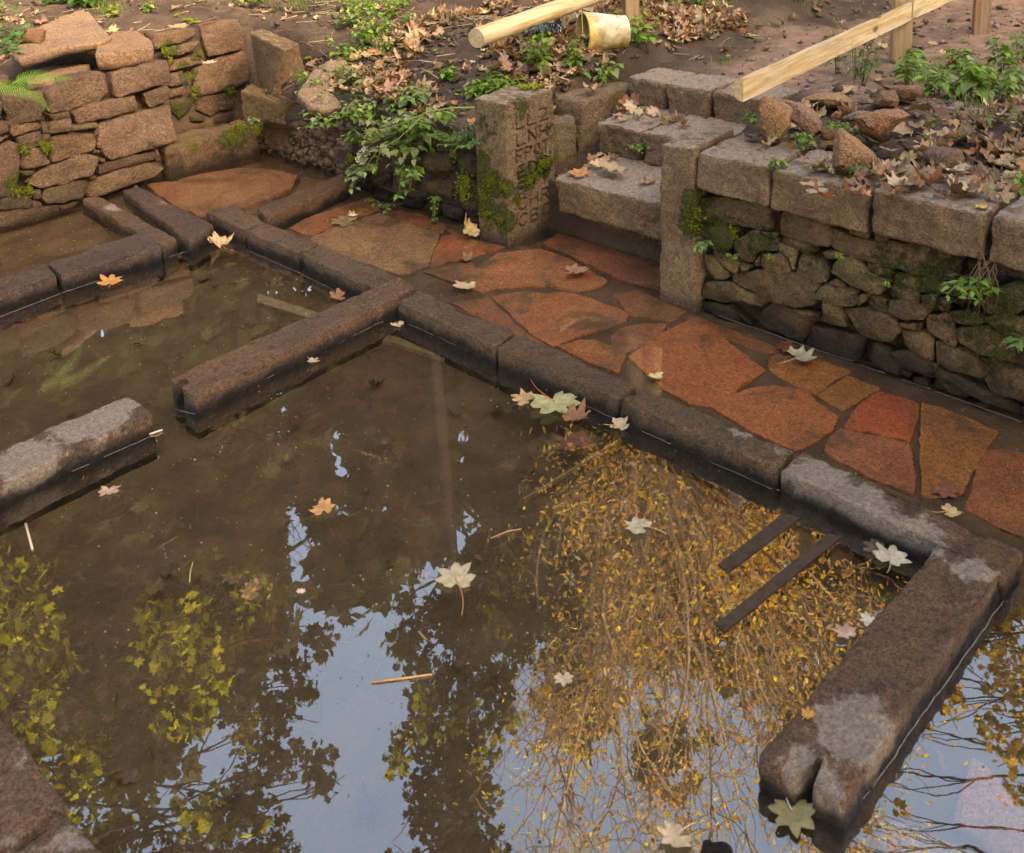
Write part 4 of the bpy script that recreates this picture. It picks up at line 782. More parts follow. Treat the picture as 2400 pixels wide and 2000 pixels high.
one_leaf(492, 148, .56, .075, 30, (.62, .50, .42), 'pale pinkish leaf stuck on the recess wall', .3, .1)
one_leaf(1362, 412, .295, .11, 60, (.60, .30, .14), 'orange brown leaf at the left end of the lowest step', .5, .3, .8, (.5, .3, .2))
one_leaf(1440, 405, .305, .15, 120, (.55, .42, .28), 'big crumpled tan leaf on the lowest step', 1.1, .5)
one_leaf(1518, 432, .30, .07, 10, (.48, .30, .18), 'small brown folded leaf on the right of the lowest step', 1.2, .8)
one_leaf(1478, 250, .44, .10, 170, (.34, .16, .10), 'dark red brown leaf standing at the back of the second step', .8, .4, tilt=(.3, -.9))
one_leaf(1390, 212, .52, .10, 200, (.52, .36, .24), 'curled beige leaf on the long low cheek stone', 1.3, .7)
one_leaf(1930, 395, .603, .06, 200, (.55, .40, .27), 'small curled leaf alone on the second coping stone', 1.3, .7)
one_leaf(2290, 455, .606, .10, 100, (.60, .45, .30), 'big folded beige leaf on the third coping stone', 1.1, .8)
one_leaf(2130, 436, .606, .09, 240, (.38, .25, .17), 'brown crinkled leaf at the left of the third coping stone', 1.0, .5)
one_leaf(2305, 488, .604, .05, 80, (.72, .50, .14), 'little yellow leaf on the edge of the third coping stone', .5, .5)
# ------------------------------------------------------------------ floating stalks and boards
def stalk(pts, r, c, label, name='twig', cat='twig', group='stalks afloat on the pool'):
    a = Acc(); tube(a, pts, r, 5, c); return tag(a.build(name, M['stem']), label, cat, group)
stalk([P(870, 1600, .002), P(930, 1592, .003), P(1012, 1581, .003)], .0022, (.58, .33, .14), 'straight orange straw floating low in the pool')
stalk([P(60, 1228, .002), P(66, 1250, .004), P(76, 1288, .002)], .003, (.66, .48, .34), 'pale broken stalk at the left edge below the dry topped crossbar')
stalk([P(350, 1018, .003), P(365, 1013, .006), P(380, 1008, .004)], .003, (.66, .56, .42), 'short pale twig sticking out at the end of the dry topped crossbar')
stalk([P(444, 1365, .002), P(446, 1340, .003), P(452, 1318, .004)], .0016, (.34, .38, .10), 'thin green sprout floating in the left half of the pool')
stalk([P(1150, 1262, .001), P(1190, 1245, .002), P(1222, 1240, .002)], .0018, (.40, .22, .12), 'brown bent stalk above the large white maple leaf')
stalk([P(980, 1480, .001), P(1000, 1500, .001)], .002, (.3, .2, .1), 'tiny dark straw below the large white maple leaf')
M['soaked'] = tint_mat('waterlogged_wood', .85, .15, 0, 35, .7, .4)
def board(pts, z, th, label, c=(.42, .33, .2)):
    q = [P(x, y, z) for x, y in pts]; top = np.array(q); v = np.concatenate([top, top-[0, 0, th]]); f = [(0, 1, 2, 3), (7, 6, 5, 4)]+[(i, i+4, (i+1) % 4+4, (i+1) % 4) for i in range(4)]
    o = mesh('sunken_board', v, f, M['soaked'], None, None, False, None, c); return tag(o, label, 'board', 'boards under the water')
board([(602, 708), (604, 688), (1108, 846), (1100, 858)], -.07, .02, 'long pale board under the water crossing below the notched crossbar', (.26, .2, .13))
board([(1836, 1203), (1876, 1213), (1706, 1342), (1684, 1322)], .0025, .03, 'shorter dark waterlogged board near the right kerb', (.060, .042, .028))
board([(1940, 1250), (1974, 1257), (1698, 1482), (1678, 1462)], .0025, .03, 'longer dark waterlogged board next to the wide crossbar', (.066, .046, .03))
board([(1225, 1168), (1228, 1171), (1450, 1034), (1446, 1031)], -.03, .01, 'narrow sunken batten below the leaf cluster', (.22, .16, .1))
def sunk(pts, z, label, tint, mat='slab'):
    pillow('sunken_slab', [P(x, y, z) for x, y in pts], (0, 0, 1), .05, M[mat], None, .002, .01, .02, .002, tint, label=label, cat='stone slab', group='slabs under water at lower right')
sunk([(2276, 1761), (2327, 1796), (2400, 1886), (2470, 2010), (2380, 2030), (2224, 1916)], -.05, 'dim pink slab under the water in the bottom right corner', (1.2, 1.6, 2.2))
sunk([(2083, 1911), (2143, 1929), (2293, 1997), (2330, 2060), (2090, 2040), (2049, 1954)], -.05, 'dim grey slab under the water at the bottom edge right of the wide crossbar', (1.2, 2.4, 3.6))
# duckweed and floating specks
DW = Acc(); hexv = np.array([(math.cos(t), math.sin(t), 0) for t in np.linspace(0, 2*math.pi, 7)[:-1]])
def inpool(a, b): return -4.0 < a < 1.5 and .55 < b < 2.19 and not (1.38 < b and (-2.93 < a < -2.77 or -.83 < a < -.66)) and not (b < 1.26 and -2.94 < a < -2.76)
k = 0
while k < 2600:
    a, b = U(-4., 1.3), U(.55, 2.19)
    if not inpool(a, b) or random.random() > .35+.65*clump(a*1.3, b*1.3): continue
    s = random.choice([.0012, .0016, .002, .0028])*U(.7, 1.2); DW.add((hexv*s*[1, U(.6, 1), 1])@rotm(U(0, 6)).T+V(a, b, .0012), [(0, 1, 2, 3, 4, 5)], jit(random.choice([(.30, .34, .14), (.36, .36, .2), (.24, .28, .1), (.10, .07, .04), (.07, .05, .03), (.42, .34, .22)]), .15)); k += 1
for _ in range(420):
    a, b = random.choice([(U(-4.8, -4.05), U(1.2, 2.)), (U(-3.9, 0), U(2.32, 2.9))]); s = U(.0015, .003); DW.add((hexv*s)@rotm(U(0, 6)).T+V(a, b, .0315 if a < -4.03 else .0012), [(0, 1, 2, 3, 4, 5)], jit(random.choice([(.30, .34, .1), (.2, .14, .08), (.5, .5, .3)]), .2))
tag(DW.build('duckweed', M['green'], None, False, (0, 0, 0)), 'specks of duckweed and chaff floating on the water', 'duckweed', None, 'stuff')
DB = Acc()
for _ in range(420):
    a, b = U(-4., 1.2), U(.6, 2.15)
    if not inpool(a, b): continue
    twig(DB, V(a, b, -U(.004, .075)), abs(random.gauss(0, .022))+.008, U(.0008, .0022), jit((.07, .045, .025), .3), .1)
for _ in range(130):
    a, b = U(-4., 1.2), U(.6, 2.15)
    if inpool(a, b): litter(DB, V(a, b, -U(.055, .08)), U(.02, .07), .3, [(.10, .06, .035), (.14, .09, .05), (.07, .045, .03)])
tag(DB.build('pool_debris', M['stem'], None, True, (0, 0, 0)), 'small dark bits of bark and stalk in the pool water', 'debris', None, 'stuff')
# meniscus where water climbs the stones; its sky glint is painted as pale colour
MN = Acc(); M['rim'] = simple('water_rim_glint', (.17, .155, .14), .15, 0, 90, .5, 1.)
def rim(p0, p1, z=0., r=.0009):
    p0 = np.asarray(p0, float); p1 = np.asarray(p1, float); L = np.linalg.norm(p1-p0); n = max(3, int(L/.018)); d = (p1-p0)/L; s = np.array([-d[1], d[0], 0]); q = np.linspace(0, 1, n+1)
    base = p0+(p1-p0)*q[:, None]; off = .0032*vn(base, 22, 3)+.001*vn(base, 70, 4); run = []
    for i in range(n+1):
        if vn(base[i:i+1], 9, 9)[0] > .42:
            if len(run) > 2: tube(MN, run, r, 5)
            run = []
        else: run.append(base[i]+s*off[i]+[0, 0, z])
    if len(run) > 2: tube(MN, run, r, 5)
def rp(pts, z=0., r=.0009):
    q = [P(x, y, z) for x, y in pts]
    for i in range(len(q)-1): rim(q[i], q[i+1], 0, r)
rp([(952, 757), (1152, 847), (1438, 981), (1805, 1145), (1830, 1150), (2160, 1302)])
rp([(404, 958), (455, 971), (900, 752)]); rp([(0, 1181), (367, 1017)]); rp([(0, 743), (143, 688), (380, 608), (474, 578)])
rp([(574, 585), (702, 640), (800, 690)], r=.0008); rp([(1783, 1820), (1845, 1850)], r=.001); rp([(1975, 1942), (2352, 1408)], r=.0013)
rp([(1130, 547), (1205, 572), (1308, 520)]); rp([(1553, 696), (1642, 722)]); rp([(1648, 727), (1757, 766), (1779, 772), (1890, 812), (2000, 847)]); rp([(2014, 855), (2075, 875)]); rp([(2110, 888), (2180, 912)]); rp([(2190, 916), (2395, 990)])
tag(MN.build('water_rim_glint', M['rim'], None, True, (0, 0, 0)), 'thin rim of water along the stones, its sky glint painted pale', 'water', None, 'structure')
# ================================================================== loose rocks on the retaining wall
def rock(pts, label, c=(1, 1, 1), depth=.10, lift=.0, mat='rock', name='rock', zc=None):
    q = np.array(pts, float); ybot = q[:, 1].max(); xb = q[np.argmax(q[:, 1]), 0]; zb = .60 if zc is None else zc
    base = P(xb, ybot-2, zb); n = -base.copy(); n[2] = 0; n /= np.linalg.norm(n); n = n+ZV*.25; n /= np.linalg.norm(n)
    X = np.array([C0+ray(x, y)*(((base-C0)@n)/(ray(x, y)@n)) for x, y in q]); cen = X.mean(0)
    bm = bmesh.new(); rs = random.Random(len(label)*7+int(q[0, 0]))
    def add(p): bm.verts.new(Vector(p))
    for p in X: add(p-n*depth*.25)
    for p in X:
        add(cen+(p-cen)*(.70+rs.uniform(-.12, .12))+n*depth*rs.uniform(.15, .32)); add(cen+(p-cen)*(.72+rs.uniform(-.1, .1))-n*depth*rs.uniform(.6, .9))
    add(cen+n*depth*.34+ZV*.01)
    r = bmesh.ops.convex_hull(bm, input=bm.verts); bmesh.ops.delete(bm, geom=[g_ for g_ in set(r['geom_interior']+r['geom_unused']) if isinstance(g_, bmesh.types.BMVert)], context='VERTS')
    bmesh.ops.bevel(bm, geom=bm.edges[:], offset=.0015, segments=1, affect='EDGES'); bmesh.ops.triangulate(bm, faces=bm.faces[:])
    for _ in range(3): 
        long = [e for e in bm.edges if e.calc_length() > .016]
        if long: bmesh.ops.subdivide_edges(bm, edges=long, cuts=1); bmesh.ops.triangulate(bm, faces=bm.faces[:])
    v = np.array([v_.co[:] for v_ in bm.verts]); bm.normal_update(); nn = np.array([v_.normal[:] for v_ in bm.verts]); v = v+nn*(.005*vn(v, 20, 3)+.0025*vn(v, 55, 4)+.006*vn(v, 9, 5))[:, None]
    v[:, 2] += lift; bm.verts.ensure_lookup_table(); f = [tuple(v_.index for v_ in fc.verts) for fc in bm.faces]; bm.free()
    o = mesh(name, v, f, M[mat], None, None, True, {'moss': 0., 'dry': 0.}, c); return tag(o, label, 'rock', 'loose rocks behind the coping')
c9 = lambda p: crop(1740, 180, 3.182, p)
rock(c9([(100,225),(160,150),(255,165),(380,245),(372,380),(290,500),(180,515),(100,400)]), 'tall upright ochre rock at the left end of the retaining wall', (1.05, .95, .72), .11)
rock(c9([(215,145),(330,152),(510,240),(520,300),(600,352),(590,420),(520,470),(370,340)]), 'pinkish grey slanting rock leaning behind the tall ochre one', (1., .98, 1.02), .13, zc=.60)
rock(c9([(440,165),(560,122),(720,120),(830,190),(760,238),(640,242),(520,195)]), 'pale yellow flat rock farthest back beside the path', (1.25, 1.25, 1.05), .16, zc=.575)
rock(c9([(820,300),(1000,252),(1180,250),(1260,290),(1080,360),(1020,475),(880,420)]), 'broad pink rock with a pale flat top behind the triangular one', (1.15, .95, .9), .14, zc=.60)
rock(c9([(672,480),(700,392),(742,380),(1000,592),(1010,640),(930,740),(850,752),(750,740),(662,690)]), 'triangular pink and ochre rock on the coping', (1.1, 1.02, .88), .12)
rock(c9([(1330,560),(1400,520),(1640,548),(1660,640),(1650,702),(1440,695),(1330,625)]), 'squarish mauve grey rock half buried in curled leaves', (.72, .70, .74), .12)
rock(c9([(960,205),(1020,102),(1130,110),(1170,180),(1150,250),(970,242)]), 'brown grey rock under the willowherb', (.85, .78, .7), .12, zc=.58)
rock(c9([(1020,62),(1160,80),(1350,62),(1345,130),(1200,205),(1170,125)]), 'wide flat tan rock behind the brown grey one', (.95, .85, .75), .14, zc=.57)
rock(c9([(580,405),(640,385),(690,395),(685,460),(620,480),(590,450)]), 'small dull brown rock wedged beside the triangular one', (.6, .52, .4), .07)
rock(c9([(650,300),(700,250),(750,270),(720,330)]), 'small golden rock behind the little green cress', (1.1, .95, .6), .06)
rock(c9([(720,310),(850,250),(960,250),(900,320),(800,335)]), 'pale grey flat rock left of the broad pink one', (1.1, 1.2, 1.3), .08)
rock([(40, 100), (60, 60), (110, 70), (100, 110)], 'rough brown rock almost hidden behind the largest slab', (.7, .6, .5), .1, zc=.74)
# ================================================================== rails and posts
def rail(p0, p1, r, label, half='front', name='wooden_rail', c=(.66, .50, .29), full=False):
    p0 = np.asarray(p0, float); p1 = np.asarray(p1, float); d = p1-p0; L = np.linalg.norm(d); d /= L; side = np.cross(ZV, d); side /= np.linalg.norm(side); up = np.cross(d, side)
    # cross section: flat side towards the viewer for 'flat', round side otherwise
    s_in = side if (side@(C0-p0)) > 0 else -side
    n = 14; sec = []
    if full:
        for i in range(20): t = 2*math.pi*i/20; sec.append((math.cos(t)*r, math.sin(t)*r))
    else:
        for i in range(n+1): t = math.pi/2+math.pi*i/n; sec.append((math.cos(t)*r*1.0, math.sin(t)*r))
        sec += [(0, -r*.5), (0, 0), (0, r*.5)]
    ns = int(L/.03); v = []; m = len(sec); sgn = 1 if half == 'flat' else -1
    for i in range(ns+1):
        q = p0+d*L*i/ns; wob = 1+.02*math.sin(i*.4)
        for x, y in sec: v.append(q+s_in*x*sgn*wob+up*y*wob)
    f = [(i*m+k, i*m+(k+1) % m, (i+1)*m+(k+1) % m, (i+1)*m+k) for i in range(ns) for k in range(m)]+[tuple(range(m)), tuple(ns*m+k for k in range(m))[::-1]]
    mid = (p0+p1)/2; R = Matrix((Vector(d), Vector(side), Vector(up))).transposed(); loc = (np.array(v)-mid)@np.stack([d, side, up], 1)
    o = mesh(name, loc, f, M['wood'], None, (0, 0, 0), True, None, c); o.location = Vector(mid); o.rotation_euler = R.to_euler()
    bm = bmesh.new(); bm.from_mesh(o.data); bmesh.ops.recalc_face_normals(bm, faces=bm.faces); 
    for e in bm.edges:
        if len(e.link_faces) == 2 and e.calc_face_angle(0) > .6: e.smooth = False
    bm.to_mesh(o.data); bm.free(); return tag(o, label, 'rail', 'half round handrails of pale wood')
r0 = P(1742, 212, .80); r1 = P(2113, 38, .80); dr = (r1-r0)/np.linalg.norm(r1-r0)
rail(r0, r0+dr*3.6, .042, 'pale half round handrail with its flat side to the viewer, at upper right', 'flat', c=(.62, .49, .31))
q0 = P(1116, 90, .80); q1 = P(1372, -2, .83); dq = (q1-q0)/np.linalg.norm(q1-q0)
rail(q0, q0+dq*3.0, .044, 'weathered half round handrail above the bucket, bark side up', 'round', c=(.56, .45, .28), full=True)
def post(x0, x1, yb, z, hgt, label, c=(.42, .30, .18), dep=.07):
    p = hit((x0+x1)/2, yb); z = p[2]; w_ = np.linalg.norm(P(x1, yb, z)-P(x0, yb, z)); fw = p.copy(); fw[2] = 0; fw /= np.linalg.norm(fw); rt = np.array([fw[1], -fw[0], 0]); s = .25; rt2 = rt*math.cos(s)+fw*math.sin(s); fw2 = np.cross(ZV, rt2)
    w_ *= .78
    bot = [p-rt2*w_/2-ZV*.2, p+rt2*w_/2-ZV*.2, p+rt2*w_/2+fw2*dep-ZV*.2, p-rt2*w_/2+fw2*dep-ZV*.2]; top = [b_+ZV*(hgt+.2) for b_ in bot]
    v = np.array(bot+top); cen = v.mean(0); R = np.stack([ZV, rt2, fw2], 1); loc = (v-cen)@R
    f = [(0, 1, 5, 4), (1, 2, 6, 5), (2, 3, 7, 6), (3, 0, 4, 7), (4, 5, 6, 7), (3, 2, 1, 0)]
    o = mesh('wooden_post', loc, f, M['wood'], None, (0, 0, 0), False, None, c); o.location = Vector(cen); o.rotation_euler = Matrix(R.tolist()).to_euler()
    bm = bmesh.new(); bm.from_mesh(o.data); bmesh.ops.recalc_face_normals(bm, faces=bm.faces); bmesh.ops.bevel(bm, geom=bm.edges[:], offset=.003, segments=2, affect='EDGES'); bm.to_mesh(o.data); bm.free()
    return tag(o, label, 'post', 'square wooden posts')
post(2084, 2142, 150, .57, 1.05, 'square wooden post carrying the pale flat sided handrail', (.44, .31, .18))
post(2276, 2326, 80, .57, 1.05, 'brown wooden post at the top right edge beyond the handrail', (.34, .21, .13), .05)
post(1462, 1504, 74, .585, 1.05, 'dark sided wooden post behind the bucket', (.40, .27, .15), .09)
# ================================================================== bucket and brush
def bucket():
    cpt = hit(1415, 126); ax = P(1470, 100, .655)-P(1362, 108, .66); ax[2] = -.012; ax /= np.linalg.norm(ax); up = ZV-ax*(ZV@ax); up /= np.linalg.norm(up); sd_ = np.cross(ax, up)
    pxm = np.linalg.norm(P(1415, 122, .66)-C0)/FPX; L = 108*pxm; R0, R1 = 51*pxm, 39*pxm; c0 = C0+ray(1415, 76)*(np.linalg.norm(cpt-C0)/np.linalg.norm(ray(1415, 76)))*1.01
    root = empty('bucket', cpt, 'dirty yellowish white bucket lying on its side among nettles', 'bucket')
    n = 44; prof = [(-.5, R0*.93), (-.5, R0*1.03), (-.46, R0*1.04), (-.45, R0), (-.2, R0*.95+R1*.02), (.05, (R0+R1)/2), (.3, R1*1.06), (.46, R1), (.47, R1*1.035), (.5, R1*1.03), (.5, R1*.9), (.47, R1*.86), (.47, 0.001)]
    v = []; col = []
    for t, r in prof:
        for i in range(n):
            th = 2*math.pi*i/n; rr = r*(1-.014*(math.cos(th*11) > .86)*(abs(t) < .45)); v.append(c0+ax*t*L+up*math.cos(th)*rr+sd_*math.sin(th)*rr)
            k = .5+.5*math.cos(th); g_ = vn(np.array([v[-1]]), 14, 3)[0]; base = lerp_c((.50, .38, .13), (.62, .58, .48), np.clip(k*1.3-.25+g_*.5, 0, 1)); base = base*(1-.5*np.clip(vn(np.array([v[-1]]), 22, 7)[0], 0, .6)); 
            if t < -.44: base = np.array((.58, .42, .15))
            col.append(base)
    m = n; f = [(k*m+i, k*m+(i+1) % m, (k+1)*m+(i+1) % m, (k+1)*m+i) for k in range(len(prof)-1) for i in range(m)]
    mesh('shell', v, f, M['plastic'], root, None, True, None, np.array(col))
    v2 = [c0+ax*t*L+up*math.cos(2*math.pi*i/n)*r+sd_*math.sin(2*math.pi*i/n)*r for t, r in [(-.5, R0*.93), (.45, R1*.84), (.45, .001)] for i in range(n)]
    mesh('inside', v2, [(k*m+i, (k+1)*m+i, (k+1)*m+(i+1) % m, k*m+(i+1) % m) for k in range(2) for i in range(m)], M['plastic'], root, None, True, None, (.45, .33, .12))
    a_ = Acc(); tube(a_, [c0-ax*L*.44+up*R0*1.02*math.cos(t)+sd_*R0*1.04*math.sin(t)-ax*.05*math.sin(t*.9+.4) for t in np.linspace(-1.5, 1.5, 20)], .0022, 6, (.25, .2, .16)); a_.build('handle', M['stem'], root)
M['plastic'] = tint_mat('dirty_plastic', .5, .4, 0, 18, .7, .2, (.45, .65), (.5, .42, .33))
bucket()
def brush():
    p0 = hit(1228, 90); p1 = hit(1316, 92); p0 = p0+ZV*.02; p1 = p1+ZV*.03; d = p1-p0; L = np.linalg.norm(d); d /= L; root = empty('broom_head', p0, 'dark broom head with pale bristles lying below the weathered handrail', 'broom')
    sd_ = np.cross(d, ZV); 
    o = block('broom_block', [p0-sd_*.02+ZV*.03, p1-sd_*.02+ZV*.03, p1+sd_*.03+ZV*.03, p0+sd_*.03+ZV*.03], [p0-sd_*.02+ZV*.055, p1-sd_*.02+ZV*.055, p1+sd_*.03+ZV*.055, p0+sd_*.03+ZV*.055], M['plastic'], root, r=.006, res=.01, rough=.001, tint=(.03, .035, .035))
    a_ = Acc(); tc = P(1270, 120, p0[2])-P(1270, 80, p0[2]); tc /= np.linalg.norm(tc)
    for _ in range(420):
        s = p0+d*L*U(0, 1)+ZV*U(.03, .05); e = s+tc*U(.06, .085)+ZV*U(-.02, .012)+d*random.gauss(0, .008); tube(a_, [s, (s+e)/2+ZV*.004, e], .0011, 3, random.choice([(.75, .85, .88), (.02, .08, .08), (.02, .10, .11), (.03, .05, .05), (.6, .7, .75)]))
    a_.build('bristles', M['stem'], root)
brush()
# ================================================================== plants
GR = [(.13, .25, .035), (.16, .30, .045), (.10, .19, .03), (.21, .34, .06), (.13, .22, .05)]
OLD = [(.24, .29, .11), (.20, .25, .13), (.30, .33, .17), (.16, .20, .08)]
def put(acc, v, f, p, yaw, pitch, roll, c):
    n = len(v); col = np.tile(np.array(c, float), (n, 1)); acc.add(v@rotm(yaw, pitch, roll).T+p, f, col)
def plant(x, y, n, h, spread, leaf, label, cat='plant', name='leafy_plant', cols=GR, width=.62, lean=(0, 0), dens=5, base=None, heart=False, droopy=.25, teeth=True, group=None, stemc=(.13, .18, .04), arch=.0, top_only=0):
    p = hit(x, y) if base is None else np.asarray(base, float); root = empty(name, p, label, cat, group); lf = Acc(); st = Acc()
    LS_ = [ovate(1., width*U(.85, 1.15), droopy*U(.5, 1.6), teeth, 8, U(.1, .4), heart) for _ in range(4)]
    if n < 7: spread = min(spread, .03)*.5+.2*spread
    for _ in range(n):
        th = U(0, 6.28); r = spread*math.sqrt(U(0, 1)); b = p+np.array([math.cos(th), math.sin(th), 0])*r*.45; hh = h*U(.6, 1.1); tip = b+np.array([math.cos(th), math.sin(th), 0])*r*.8+ZV*hh+np.array([lean[0], lean[1], 0])*hh
        pts = []
        for t in np.linspace(0, 1, 7): q = b+(tip-b)*t; q = q+ZV*(math.sin(math.pi*t)*.12*hh-arch*t*t*hh); pts.append(q)
        tube(st, pts, np.linspace(.0022, .0010, 7), 4, jit(stemc, .15)); nd = max(2, int(dens*hh/h)); yaw = U(0, 6.28)
        for k in range(nd):
            t = (k+1.)/nd if not top_only else 1-.25*k/nd; i = min(5, int(t*6)); q = pts[i]+(pts[i+1]-pts[i])*(t*6-i); yaw += 1.57+U(-.3, .3); s = leaf*(1.05-.5*t)*U(.75, 1.2)
            for e in (0, math.pi):
                v, f = random.choice(LS_); c = jit(random.choice(cols), .18); pet = np.array([math.cos(yaw+e), math.sin(yaw+e), .25]); q2 = q+pet*s*.3
                tube(st, [q, q2], .0008, 3, jit(stemc, .1)); put(lf, v*s, f, q2, yaw+e+U(-.2, .2), U(-.1, .45), U(-.35, .35), c)
    lf.build('leaves', M['green'], root); st.build('stems', M['stem'], root); return root
plant(1268, 165, 9, .17, .10, .055, 'bright nettles in front of the broom head', name='nettle', cat='nettle', group='nettles round the bucket')
plant(1395, 195, 12, .13, .13, .062, 'large leaved nettles in front of the bucket, drooping to the cheek stone', name='nettle', cat='nettle', cols=GR+OLD[:1], group='nettles round the bucket', arch=.4)
plant(1345, 165, 6, .15, .07, .05, 'small nettles between broom head and bucket mouth', name='nettle', cat='nettle', group='nettles round the bucket')
plant(1498, 110, 9, .17, .09, .055, 'nettles between the bucket and the dark sided post', name='nettle', cat='nettle', group='nettles round the bucket')
plant(1450, 232, 7, .07, .07, .045, 'drooping leaves hanging beside the top step', cols=GR+[(.35, .34, .06)], arch=1.0)
plant(1165, 212, 12, .06, .12, .05, 'low bright green rosette behind the inscribed pillar', width=.8, droopy=.1)
plant(1120, 222, 7, .05, .08, .045, 'small green leaves left of the inscribed pillar top', width=.85)
plant(870, 100, 16, .13, .15, .05, 'bushy green plant on the dark earth mound', cols=GR, width=.7)
plant(820, 60, 12, .14, .14, .045, 'bushy green plant near the top edge left of the mound', cols=GR+OLD, width=.7)
plant(905, 45, 10, .12, .12, .045, 'leafy green sprig at the top edge above the mound', cols=GR)
plant(925, 20, 9, .12, .12, .04, 'green sprig cut by the top edge above the mound', cols=GR)
plant(720, 30, 8, .16, .10, .055, 'round leaved green plant at the top edge above the tall block', cols=GR, heart=True, teeth=False, width=.95, top_only=1)
plant(655, 30, 7, .13, .10, .05, 'small round leaved plant above the recess wall', cols=GR, heart=True, teeth=False, width=.95, top_only=1)
plant(200, 14, 12, .12, .14, .06, 'dark green crinkled leaves at the top edge behind the largest slab', cols=[(.05, .11, .02), (.07, .14, .03)], width=.95, heart=True)
plant(140, 8, 8, .10, .14, .05, 'small dark leaves at the top edge left of the crinkled ones', cols=[(.05, .11, .02), (.07, .14, .03)], width=.9)
plant(262, 42, 5, .07, .06, .035, 'yellow green leaves touching the tip of the largest slab', cols=[(.28, .34, .05), (.20, .28, .05)], width=.9)
plant(760, 235, 10, .10, .12, .04, 'grey green straggly plant at the foot of the leaning slab', cols=OLD, arch=.2)
plant(800, 280, 12, .09, .16, .042, 'tangled weeds on the rim of the planted wall, left end', cols=OLD+GR[:2], arch=.4)
plant(855, 265, 10, .10, .14, .045, 'tangled weeds above the white flower', cols=OLD+GR[:2])
plant(960, 245, 8, .09, .10, .055, 'pale spotted leaves on the bank left of the inscribed pillar', cols=[(.20, .27, .10), (.15, .22, .08)], width=.95, heart=True, arch=.2)
plant(725, 265, 6, .06, .10, .04, 'whitish wilted leaves over the dirt bank', cols=[(.30, .36, .24), (.24, .30, .18)], arch=.7, width=.8)
plant(700, 275, 4, .03, .05, .03, 'tiny pale seedlings on the small dirty block', cols=[(.25, .32, .16)])
plant(560, 262+18, 3, .03, .05, .03, 'little grey green seedlings at the end of the mossy curb', base=P(600, 287, .2), cols=[(.22, .30, .16)])
plant(630, 215, 3, .06, .06, .03, 'small seedling beside the tall upright block', cols=GR)
plant(2010, 190, 9, .24, .12, .055, 'willowherb with narrow leaves in front of the post', cols=[(.09, .17, .04), (.12, .20, .06)], width=.28, teeth=False, name='willowherb', cat='willowherb')
plant(1965, 175, 4, .26, .08, .05, 'thin willowherb stems left of the post', cols=[(.10, .18, .05)], width=.25, teeth=False, name='willowherb', cat='willowherb')
k = 0
NP = [(2150, 170, 'just right of the carrying post'), (2200, 190, 'behind the broad pink rock'), (2250, 160, 'left of the brown far post'), (2300, 190, 'below the brown far post'), (2350, 170, 'at the right edge, upper'), (2385, 210, 'at the right edge, lower'), (2190, 225, 'lowest of the patch, above the curled leaves'), (2280, 235, 'above the squarish mauve rock'), (2340, 240, 'over the dark curled leaves at the right edge'), (2130, 200, 'beside the wide flat tan rock'), (2240, 205, 'in the middle of the right hand patch'), (2395, 150, 'cut by the right edge near the top')]
for x, y, wh in NP: plant(x, y, random.choice([4, 5, 6]), U(.10, .19), .15, U(.055, .085), 'green nettle clump '+wh, name='nettle', cat='nettle', width=U(.5, .75), cols=random.choice([GR, GR, GR+OLD]), group='nettle patch at upper right', arch=.15)
plant(2310, 320, 2, .22, .05, .04, 'single tall green shoot rising from the leaves at right', cols=GR, width=.35)
plant(1800, 335, 3, .04, .04, .035, 'young leaf shoot at the foot of the tall ochre rock', base=P(1760, 292, .60))
plant(1880, 350, 5, .05, .05, .035, 'small bright seedlings between the ochre and the triangular rocks', base=P(1885, 345, .60))
plant(2020, 420, 3, .06, .05, .055, 'dark green leaf in front of the triangular rock', base=P(2022, 425, .60), cols=[(.06, .15, .02)])
plant(1970, 300, 9, .03, .07, .022, 'patch of tiny cress between the rocks', base=P(1975, 310, .60), width=.9)
plant(1795, 385, 2, .02, .04, .035, 'leaf shoot in the joint of the first coping stones', base=P(1812, 388, .60))
plant(2370, 450, 2, .05, .05, .05, 'green leaf at the right edge above the last coping stone', base=P(2395, 440, .60))
plant(1498, 345, 8, .03, .05, .018, 'little round leaved creeper on the second step joint', base=onb(1500, 345, 3.43), width=.9, teeth=False, arch=1.2, lean=(-.2, -.6))
plant(1650, 575, 6, .05, .05, .035, 'small fern like plant growing from the edge of the plain pillar', base=onb(1650, 580, 2.93), width=.4, lean=(-.3, -.8), arch=.6, cols=[(.14, .26, .08), (.18, .30, .12)], dens=3)
plant(2275, 690, 9, .09, .07, .04, 'bright leafy plant rooted in the hollow of the retaining wall', base=onb(2290, 680, 2.93), width=.6, lean=(-.6, -.8), arch=.7, cols=GR, teeth=False)
plant(2390, 810, 5, .05, .05, .04, 'fern leaf at the right edge low on the retaining wall', base=onb(2392, 805, 2.93), width=.4, lean=(-.5, -.8), arch=.6, cols=[(.14, .26, .08)])
for x, y, s in ((1805, 606, 1), (1722, 605, 2), (2080, 670, 3), (1975, 605, 4)):
    plant(x, y, 3, .02, .025, .014, ['tiny seedling in the middle of the retaining wall', 'tiny seedling below the mossy stones of the retaining wall', 'tiny yellow green seedling under the long wall stone', 'tiny sprout below the long wall stone'][s-1], base=onb(x, y, 2.93), lean=(-.4, -.6), cols=[(.22, .34, .05)])
